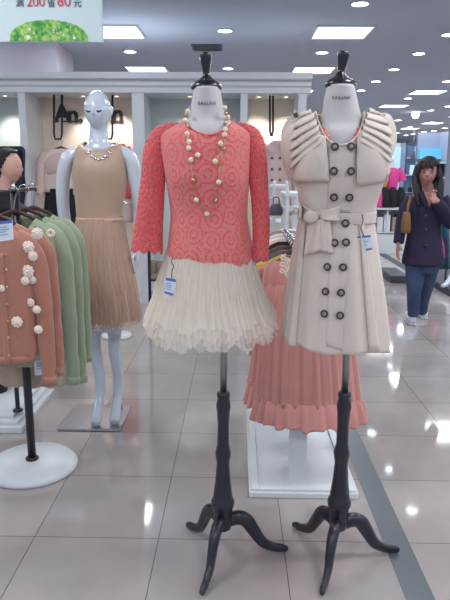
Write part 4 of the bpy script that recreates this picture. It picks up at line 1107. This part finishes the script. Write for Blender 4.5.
# further garments in a row going back, seen as shoulders
cols = [(m_salmon,'salmon blouse'),(m_yellow,'ochre yellow blouse'),(m_grey,'dark grey blouse'),(m_brown,'dark brown blouse'),(m_blackcloth,'black jacket'),(m_palelace,'pale blush blouse'),(m_form,'white blouse'),(m_bagbeige,'taupe jacket')]
for k, (m, nm) in enumerate(cols):
    y = ya+.48+.085*k
    t = thing('blouse', f'{nm} on the white rack, its shoulder showing left of the trench dress', 'blouse', (xc,y,1), 'blouses on the white rack')
    zt_ = zr2-.17+.012*k
    b = bm_new(); loft(b, [(xc-.01,y,.42,.20,.028),(xc-.01,y,.75,.195,.028),(xc-.01,y,zt_-.08,.19,.026),(xc-.01,y,zt_-.03,.12,.022),(xc-.01,y,zt_,.06,.018)], 48, 4, sq=.85, caps=(False,True), rf=lambda th,tt: 1+.04*nz(math.cos(th)*3+k,math.sin(th)*3,tt*3)); obj('body', b, m, t)
    for s in (-1,1):
        b = bm_new(); sweep(b, [(xc-.01+s*.13,y,zt_-.05),(xc-.01+s*.185,y,zt_-.09),(xc-.01+s*.215,y,zt_-.25),(xc-.01+s*.22,y,zt_-.45)], [.02,.03,.033,.03], 14, 1, 4); obj('sleeve', b, m, t)
    hanger(f'{"black" if k%2 else "brown"} hanger of the {nm} on the white rack', (xc-.01,y), zr2-.088, m_hangerblack if k%2 else m_hanger, hgw, .16)
# cream lace trim piece on front pink garment shoulder
b = bm_new()
for k in range(9):
    p = P(283+ (k%3)*3+1.2*math.sin(k*2), 258+k*2.2, ya+.05)
    for q in range(6): ball(b, p+Vector((.008*math.cos(q*PI/3),0,.008*math.sin(q*PI/3))), .0055, 8)
obj('crochet_trim', b, m_flower, rd)

# white louvred display frames further back at (270-300,180-240)
for k, (x0, x1, y0, Yf_, l) in enumerate(((273,288,188,4.6,'narrow white slatted display stand left of the trench dress waist'),(286,302,196,4.1,'nearer white slatted display stand beside the trench belt'))):
    A0, A1 = P(x0,y0,Yf_), P(x1,y0,Yf_)
    t = thing('display_stand', l, 'display stand', ((A0.x+A1.x)/2,Yf_,0), 'white slatted display stands')
    for xx in (A0.x, A1.x-.02):
        for yq in (Yf_, Yf_+.4):
            b = bm_new(); box(b, xx, xx+.022, yq, yq+.022, 0, A0.z); obj('post', b, m_white, t, False)
    b = bm_new(); box(b, A0.x-.01, A1.x+.01, Yf_-.01, Yf_+.43, A0.z, A0.z+.02); obj('top', b, m_white, t, False)
    for j in range(7):
        b = bm_new(); zz = A0.z-.1-j*.17; box(b, A0.x, A1.x, Yf_+.01, Yf_+.40, zz, zz+.014); obj('shelf', b, m_white, t, False)
    for j in range(2):
        b = bm_new(); ball(b, (A0.x+.01+j*(A1.x-A0.x-.02), Yf_+.005, A0.z+.035), .012, 10, (1,1,1.6)); obj('corner_knob', b, m_white, t)
# dark bag on shelf
p = P(276,208,4.3)
hb2 = thing('handbag', 'dark handbag on the white stand between the lace sleeve and trench dress', 'handbag', p)
b = bm_new(); loft(b, [(p.x,p.y,p.z-.05,.045,.04),(p.x,p.y,p.z-.01,.048,.04),(p.x,p.y,p.z+.03,.03,.025)], 24, 3, caps=(True,True), sq=.75); obj('bag_body', b, m_grey, hb2)
b = bm_new(); sweep(b, [(p.x-.02,p.y,p.z+.025),(p.x-.018,p.y,p.z+.07),(p.x+.018,p.y,p.z+.07),(p.x+.02,p.y,p.z+.025)], .004, 8, smooth=4); obj('handle', b, m_black, hb2)

# ------------------------------------------------------------------ garments hanging in the bays
def strap_loop(label, x0, x1, y0, y1, Y, grp='black hanging loops in the display bays'):
    t = thing('hanging_rail', label, 'hanging rail', P((x0+x1)/2,y0,Y), grp)
    b = bm_new(); sweep(b, [P(x0,y0,Y),P(x0,y1-5,Y),P(x0+1.2,y1,Y),P(x1-1.2,y1,Y),P(x1,y1-5,Y),P(x1,y0,Y)] , .012, 10, .6, 1); obj('bar', b, m_blackmetal, t)
    return t
strap_loop('black hanging loop in front of the letter A on the sign', 54, 62, 95, 139, YU+.2)
strap_loop('black hanging loop seen just right of the mannequin head', 105, 112.5, 95, 139, YU+.2)
strap_loop('narrow black hanging bar in the right bay above the pink coat', 270, 273, 95, 136, YU+.2)
def bay_garment(label, body, slv, Y, m, name, cat, extra=None, hpx=None, hm=None, grp='garments hung in the display bays', ry=.06, gw=.16, details=None):
    t = thing(name, label, cat, P(*hpx,Y), grp)
    b = bm_new(); loft(b, rows([(a_,c_,d_,ry) for a_,c_,d_ in body], Y), 48, 4, sq=.85, caps=(False,False), rf=lambda th,tt: 1+.03*nz(math.cos(th)*3,math.sin(th)*3,tt*5)); o = obj('body', b, m, t); solid(o,.006)
    for s in slv:
        b = bm_new(); sweep(b, [P(x,y,Y) for x, y in s], [.03,.055,.05,.045][:len(s)], 16, .8, 4, closed=True); o = obj('sleeve', b, m, t); solid(o,.005)
    return t
YG = YU+.2
bg = bay_garment('blush blouse with lace lower half hung left of the mannequin', [(192,44,74),(172,43.5,75),(160,43,75),(153,46,72),(149,53,67)], [[(47,152),(43,160),(41.5,175),(41,195)],[(71,152),(74.5,160),(76,175),(76,195)]], YG, m_palelace, 'lace_blouse', 'blouse', hpx=(60,150))
b = bm_new(); loft(b, rows([(172,46,73,.072),(163,44,74.5,.075),(156,46.5,72,.07),(151,51,68,.05)], YG), 48, 3, sq=.85, zf=lambda th,tt: -.03*abs(math.sin(2*th))*(1-tt)); o = obj('yoke', b, m_palepink, bg); solid(o,.005)
kb = thing('black_skirt', 'black pleated skirt hung under the blush lace blouse', 'skirt', P(60,200,YG), 'garments hung in the display bays')
b = bm_new(); loft(b, rows([(235,43,78,.07),(215,44,77,.065),(190,46,75,.06)], YG), 72, 4, rf=lambda th,tt: 1+.05*math.sin(18*th)*(1-tt), sq=.85); o = obj('skirt_body', b, m_blackcloth, kb); solid(o,.005)
b = bm_new(); loft(b, rows([(192,46,75,.064),(188.5,46,75,.064)], YG), 40, 1, sq=.85); o = obj('waistband', b, m_blackcloth, kb); solid(o,.006)
cg = bay_garment('coral lace blouse hung in the bay behind the mannequin shoulder', [(198,108,131),(175,107,131),(160,107,131),(150,110,128),(144,114,124)], [[(110,148),(106,158),(104,172),(103.5,188)],[(127,147),(131,158),(132.5,172),(133,190)]], YG, m_coral, 'coral_blouse', 'blouse', hpx=(118,145))
bg2 = bay_garment('pale pink skirt hung under the coral blouse behind the mannequin', [(222,105,133),(205,106,132),(194,109,130)], [], YG+.02, m_palepink, 'pink_skirt', 'skirt', hpx=(118,195))
pk = bay_garment('pale pink double breasted coat hung in the right bay of the display unit', [(215,265,292),(190,266,290),(170,266,289),(155,266,288),(146,268,287),(141,273,282)], [[(268,145),(264,154),(262,170),(261,190)],[(286,144),(291,154),(294,170),(296,190)]], YG, m_palepink, 'hanging_coat', 'coat', hpx=(277,141))
for x, y in ((272,158),(280,158),(272,169),(280,169),(272,180),(280,180)):
    p = P(x,y,YG-.075); b = bm_new(); ball(b, p, .014, 10, (1,.5,1)); obj('button', b, m_button, pk)
for side in (((272,141),(276.5,144),(274,154),(267,149)),((283,141),(278.5,144),(281,154),(288,149))):
    b = bm_new(); v=[b.verts.new(P(x,y,YG-.07)) for x, y in side]; b.faces.new(v); o = obj('collar', b, m_palepink, pk, False); solid(o,.02)
for px, l, m in ((60.5,'black hanger with white top holding the blush lace blouse',m_hangerblack),(118,'black hanger holding the coral blouse beside the mannequin neck',m_hangerblack),(277,'black hanger of the pale pink coat in the right bay',m_hangerblack)):
    zr_ = P(px, 140, YG).z
    hanger(l, (P(px,140,YG).x, YG), zr_-.0, m, 'black hangers in the display bays', .14, hook_h=.075)
# left bay rail and dark garment
bl_ = thing('hanging_rail', 'black tube rail with rounded corner in the leftmost bay', 'hanging rail', P(10,148,YU-.2))
b = bm_new(); sweep(b, [P(-40,148,YU-.15),P(0,148,YU-.15),P(20,148,YU-.15),P(23,150,YU-.15),P(23.5,154,YU-.15),P(23.5,200,YU-.15),(P(23.5,200,YU-.15).x,YU-.15,.0)], .018, 12, 1, 3); obj('tube', b, m_blackmetal, bl_)
for k in range(6):
    b = bm_new(); p = P(2+k*3,147.5,YU-.15); sweep(b, [p+Vector((.016*math.cos(q*PI/4),0,.02*math.sin(q*PI/4)-.01)) for q in range(9)], .004, 6, smooth=1); obj('ring', b, m_chrome, bl_)
ng = bay_garment('narrow dark navy garment hung between the saleswoman and the white upright', [(215,15,24),(200,15,24.5),(185,15.5,25),(160,17,22),(150,18.5,20.5)], [], YU-.15, m_navy, 'navy_garment', 'garment', hpx=(20,178), ry=.05)
# rail and shoes in the third bay
b = bm_new()
x_ = P(147,150,YU-.1)
tag(obj('hanging_rail', (sweep(b, [P(158,148,YU-.1),P(150,148,YU-.1),P(147.5,150,YU-.1),P(147,155,YU-.1),(x_.x,YU-.1,.02)], .017, 12, 1, 3), b)[1], m_blackmetal), 'black tube rail dropping to the floor behind the coral lace sleeve', 'hanging rail')
zpl = P(140,282,YU+.08).z
for k, (px, l) in enumerate(((151,'taupe slouchy ankle boot on the white plinth left of the tulle skirt'),(158,'second taupe ankle boot on the plinth, half behind the tulle skirt'))):
    p = P(px,280,YU+.2); t = thing('ankle_boot', l, 'shoe', (p.x,p.y,zpl), 'taupe boots on the plinth')
    b = bm_new(); sweep(b, [(p.x+.02,p.y,zpl+.22),(p.x+.02,p.y,zpl+.12),(p.x+.015,p.y,zpl+.06),(p.x-.04,p.y-.03,zpl+.045),(p.x-.10,p.y-.06,zpl+.028)], [.048,.046,.048,.038,.02], 16, 1, 4); obj('upper', b, m_bagbeige, t)
    b = bm_new(); sweep(b, [(p.x+.03,p.y,zpl+.008),(p.x-.11,p.y-.06,zpl+.008)], .035, 12, .2, 1, ref=(0,0,1)); obj('sole', b, m_black, t)
# small rack base behind the mannequin legs
p = Z(117,337)
rb = thing('garment_rack', 'small round white rack base with black pole behind the mannequin legs', 'clothes rack', (p.x,p.y,0))
b = bm_new(); lathe(b, [(.13,0),(.135,.015),(.12,.035),(0,.04)], p.x, p.y, 32); obj('base', b, m_white, rb)
b = bm_new(); lathe(b, [(.04,.04),(.04,.09),(.018,.1),(.018,1.2)], p.x-.04, p.y, 20); obj('pole', b, m_blackmetal, rb)

# ------------------------------------------------------------------ far right of the shop
# white low table / counter with cubbies
YT = 10.8
tx0, tx1 = P(374,230,YT).x, P(412,230,YT).x; tz = P(385,208,YT).z
tb = thing('display_table', 'white display table with open cubbies beyond the trench dress', 'display table', ((tx0+tx1)/2,YT,0))
b = bm_new(); box(b, tx0-.05, tx1+.05, YT-.02, YT+1.2, tz-.03, tz); obj('top', b, m_white, tb, False)
b = bm_new(); box(b, tx0, tx1, YT, YT+1.1, P(385,232,YT).z-.02, P(385,232,YT).z); obj('shelf', b, m_white, tb, False)
b = bm_new(); box(b, tx0, tx1, YT+.02, YT+1.1, 0, P(385,233,YT).z-.02); obj('base', b, m_white, tb, False)
for k in range(4):
    xx = tx0+(tx1-tx0)*k/3; b = bm_new(); box(b, xx-.012, xx+.012, YT, YT+1.1, P(385,232,YT).z, tz-.03); obj('divider', b, m_white, tb, False)
for k, (px, m, l) in enumerate(((379,m_white,'white folded stack in the left cubby of the far table'),(386,m_palecyan,'pale stack in the middle cubby of the far table'),(394,m_bagbeige,'brown box in the right cubby of the far table'),(399,m_brown,'dark box beside the brown one in the far table'))):
    p = P(px,231.5,YT+.1); b = bm_new(); zz = P(385,232,YT).z; box(b, p.x-.055,p.x+.055,YT+.05,YT+.3,zz,zz+.26+.04*(k%2)); o = tag(obj('storage_box', b, m if m is not m_palecyan else m_tag, None, False), l, 'box', 'boxes in the far table'); bevel(o,.01)
# torso mannequin with pink tee
p = P(387,208,YT+.4); zt2 = tz
tm = thing('torso_mannequin', 'small torso mannequin on the white table wearing a hot pink and yellow top', 'mannequin', (p.x,YT+.4,zt2))
Yt_ = YT+.4
b = bm_new(); loft(b, rows([(207,384,394,.08),(195,382,396,.12),(183,381,397,.13),(174,382,398,.12),(169,387,395,.07),(162,389,393.5,.05)], Yt_), 28, 4, caps=(True,True)); obj('torso', b, m_manq, tm)
b = bm_new(); ball(b, P(391,160,Yt_), .07, 16, (.8,.9,1.1)); obj('head', b, m_manq, tm)
pt = thing('t_shirt', 'hot pink short sleeved shirt with yellow panel on the torso mannequin', 'shirt', (p.x,Yt_,zt2))
b = bm_new(); loft(b, rows([(190,383,396.5,.14),(180,382,398,.15),(172,382,399,.14),(168,386,396,.09)], Yt_), 30, 4); o = obj('body', b, m_magenta, pt); solid(o,.01)
b = bm_new(); sweep(b, [P(397,170,Yt_),P(400.5,175,Yt_),P(402,181,Yt_)], [.07,.08,.08], 14, .7, 3, closed=True); obj('sleeve', b, m_magenta, pt)
b = bm_new(); sweep(b, [P(383,171,Yt_),P(380,177,Yt_),P(378,184,Yt_)], [.07,.08,.08], 14, .7, 3, closed=True); obj('sleeve', b, m_blackcloth, pt)
b = bm_new(); sweep(b, [P(388,170,Yt_-.15),P(385.5,180,Yt_-.19),P(383.5,190,Yt_-.18)], [.03,.045,.04], 12, .4, 4, ref=(0,1,0)); obj('yellow_panel', b, m_yellow, pt)
for k, (px, m, l) in enumerate(((377.5,m_magenta,'magenta garment hanging at the left of the far table'),(385,m_blackcloth,'black garment lying on the far white table'),(393,m_blackcloth,'second black garment on the far table, beside the walking woman'),(401,m_blackcloth,'black garment on the far table nearest the walking woman'))):
    b = bm_new(); Yq = YT+.1; y0_ = 207; loft(b, rows([(y0_,px-5,px+5,.1),(y0_-8,px-5.5,px+5.5,.11),(y0_-16+2*(k%2),px-4.5,px+4.5,.08),(y0_-20,px-2,px+2,.05)], Yq), 24, 4, caps=(True,True), rf=lambda th,tt: 1+.1*nz(math.cos(th)*3+k,math.sin(th)*3,tt*4)); tag(obj('folded_garment', b, m, None), l, 'garment', 'garments on the far table')
# magenta lower drape left
# partitions
def part_box(name, x0, x1, ytop, Y, m, depth, label, cat='partition'):
    b = bm_new(); zt_ = P((x0+x1)/2, ytop, Y).z; box(b, P(x0,160,Y).x, P(x1,160,Y).x, Y, Y+depth, 0, zt_); o = struct(name, b, m, label); return o
part_box('wall_right', 372, 404.5, 143, 16, m_white, .3, 'tall white partition behind the pink shirted torso')
p0 = P(386,160,15.9); b = bm_new(); box(b, P(392,160,15.95).x, P(403,160,15.95).x, 15.94, 16.0, P(395,205,15.95).z, P(395,147,15.95).z); tag(obj('backlit_panel', b, m_palecyan, None, False), 'pale blue backlit panel on the far white partition', 'light panel')
gc = thing('glass_case', 'tall blue glass display case behind the walking woman', 'display case', (P(414,160,15.5).x,15.5,0))
x0_, x1_ = P(405,160,15.5).x, P(424,160,15.5).x; zt3 = P(414,142,15.5).z
b = bm_new(); box(b, x0_, x1_, 15.5, 16.1, 0, zt3); obj('case_body', b, m_glassblue, gc, False)
b = bm_new()
for xx in (x0_, x1_-.03): box(b, xx, xx+.03, 15.47, 15.5, 0, zt3)
box(b, x0_, x1_, 15.47, 15.5, zt3-.05, zt3); obj('frame', b, m_vent, gc, False)
for k in range(4):
    zz = .5+.42*k; b = bm_new(); box(b, x0_+.03, x1_-.03, 15.42, 15.5, zz, zz+.02); obj('shelf', b, m_white, gc, False)
rnd = random.Random(3)
for k in range(12):
    zz = .52+.42*(k//3); xx = x0_+.1+(x1_-x0_-.2)*((k%3)+.5)/3; hgt = rnd.uniform(.12,.3)
    b = bm_new(); loft(b, [(xx,15.38,zz,.05,.04),(xx,15.38,zz+hgt*.6,.06,.04),(xx,15.38,zz+hgt,.03,.03)], 14, 3, caps=(True,True))
    tag(obj('ornament', b, rnd.choice([m_navy,m_grey,m_white,m_palepink,m_tagline])), 'small ornament on a shelf of the far glass case', 'ornament', 'ornaments in the far glass case')
b = bm_new(); box(b, P(409,180,15.3).x, P(418,180,15.3).x, 15.28, 15.3, P(410,175,15.3).z, P(410,165,15.3).z); obj('lit_screen', b, m_palecyan, gc, False)
# right pale partition with cyan header and shelving
YR2 = 12.2
sh_ = thing('shelving_unit', 'pale shelving wall with cyan lit header right of the walking woman', 'shelving', (P(440,200,YR2).x,YR2,0))
xa2, xb3 = P(424,160,YR2).x, P(449,160,YR2).x+.9; zt4 = P(440,131,YR2).z
b = bm_new(); box(b, xa2, xb3, YR2+.5, YR2+.6, 0, zt4); obj('back_board', b, m_farwall, sh_, False)
b = bm_new(); box(b, xa2, xb3-.9, YR2+.3, YR2+.5, P(440,159,YR2+.3).z, P(440,148.5,YR2+.3).z); obj('lit_header', b, m_cyan, sh_, False)
b = bm_new(); box(b, P(446.5,160,YR2).x, xb3, YR2, YR2+.5, 0, zt4); obj('side_panel', b, m_farwall, sh_, False)
for y_ in (162,177,200,225):
    b = bm_new(); zz = P(440,y_,YR2).z; box(b, xa2, P(446.5,160,YR2).x, YR2, YR2+.5, zz-.03, zz); obj('shelf', b, m_white, sh_, False)
gi = 0
for y_, ms in ((177,[m_blackcloth,m_grey,m_bagbeige,m_blackcloth,m_navy]),(200,[m_grey,m_palepink,m_navy,m_brown,m_grey])):
    zz = P(440,y_,YR2).z
    for k, m in enumerate(ms):
        px = 427+k*4.2; xx = P(px,y_,YR2+.2).x
        b = bm_new(); loft(b, [(xx,YR2+.2,zz,.035,.12),(xx,YR2+.2,zz+.2,.034,.12),(xx,YR2+.2,zz+.25,.02,.07)], 16, 3, caps=(True,True), sq=.6)
        tag(obj('folded_garment', b, m), ('small garment on the upper shelf behind the walking woman' if y_==177 else 'small garment on the lower shelf behind the walking woman'), 'garment', 'garments on the far shelves')
# teal skirts right of the woman
Yv = 7.6
rr2 = thing('garment_rack', 'chrome rail holding the teal skirts right of the walking woman', 'clothes rack', (P(440,260,Yv).x,Yv,0))
zr3 = P(440,200,Yv).z; xq0, xq1 = P(429,200,Yv).x, P(452,200,Yv).x
b = bm_new(); sweep(b, [(xq0,Yv,.02),(xq0,Yv,zr3),(xq1,Yv,zr3),(xq1,Yv,.02)], .014, 10, smooth=1); obj('frame', b, m_chrome, rr2)
for k, (px, m, l) in enumerate(((432,m_navy,'dark navy skirt hung first on the rail behind the woman'),(438,m_teal,'teal patterned skirt hung in the middle right of the woman'),(444,m_teal,'teal patterned skirt at the right end of the rail'),(441,m_magenta,'magenta scarf showing between the teal skirts'))):
    b = bm_new()
    if k < 3: loft(b, rows([(268,px-5,px+5,.12),(240,px-4.5,px+4.5,.1),(205,px-2.5,px+2.5,.05)], Yv+.02*k), 40, 4, rf=lambda th,tt: 1+.08*math.sin(8*th)*(1-tt), caps=(True,True)); nm='hanging_skirt'
    else: loft(b, rows([(258,px-3,px+4,.05),(246,px-2,px+3,.05),(238,px-1,px+1,.03)], Yv-.14), 20, 3, caps=(True,True)); nm='scarf'
    tag(obj(nm, b, m), l, 'skirt' if k<3 else 'scarf', 'clothes on the rail right of the woman')
# dark low platform with white shoe
A_ = Z(430,290); B_ = Z(450,304)
pd = thing('low_platform', 'dark low platform at the right edge carrying a white foot', 'platform', (2.85,6.4,0))
b = bm_new(); box(b, 2.55, 4.2, 6.75, 8.6, 0, .075); o = obj('slab', b, m_platdark, pd, False); bevel(o,.006)
b = bm_new(); box(b, 2.55, 2.8, 7.9, 8.6, 0, .1); o = tag(obj('low_box', b, m_platdark, None, False), 'dark low box on the floor just left of the walking woman legs', 'box'); bevel(o,.01)
o.location.x = P(399,258,8).x-2.67
p = P(449,279,7.3)
mf = thing('display_mannequin', 'white mannequin foot and leg cut off by the right edge', 'mannequin', (p.x,7.3,.08))
b = bm_new(); sweep(b, [(p.x-.10,7.23,.095),(p.x-.04,7.27,.108),(p.x+.03,7.32,.18),(p.x+.06,7.33,.3),(p.x+.09,7.34,.55),(p.x+.1,7.34,.85)], [.022,.034,.036,.034,.05,.075], 16, 1, 4); obj('leg', b, m_manq, mf)

# ------------------------------------------------------------------ world + view
w = bpy.data.worlds.new('world'); S.world = w; w.use_nodes = True
w.node_tree.nodes['Background'].inputs[0].default_value = (.55,.66,.9,1); w.node_tree.nodes['Background'].inputs[1].default_value = .7
S.view_settings.view_transform = 'Standard'; S.view_settings.look = 'None'; S.view_settings.gamma = 1; S.view_settings.use_curve_mapping = False
S.view_settings.exposure = -0.13
S.cycles.max_bounces = 8; S.cycles.transparent_max_bounces = 24; S.cycles.caustics_reflective = False; S.cycles.caustics_refractive = False
S.cycles.use_denoising = True; S.cycles.sample_clamp_indirect = 4
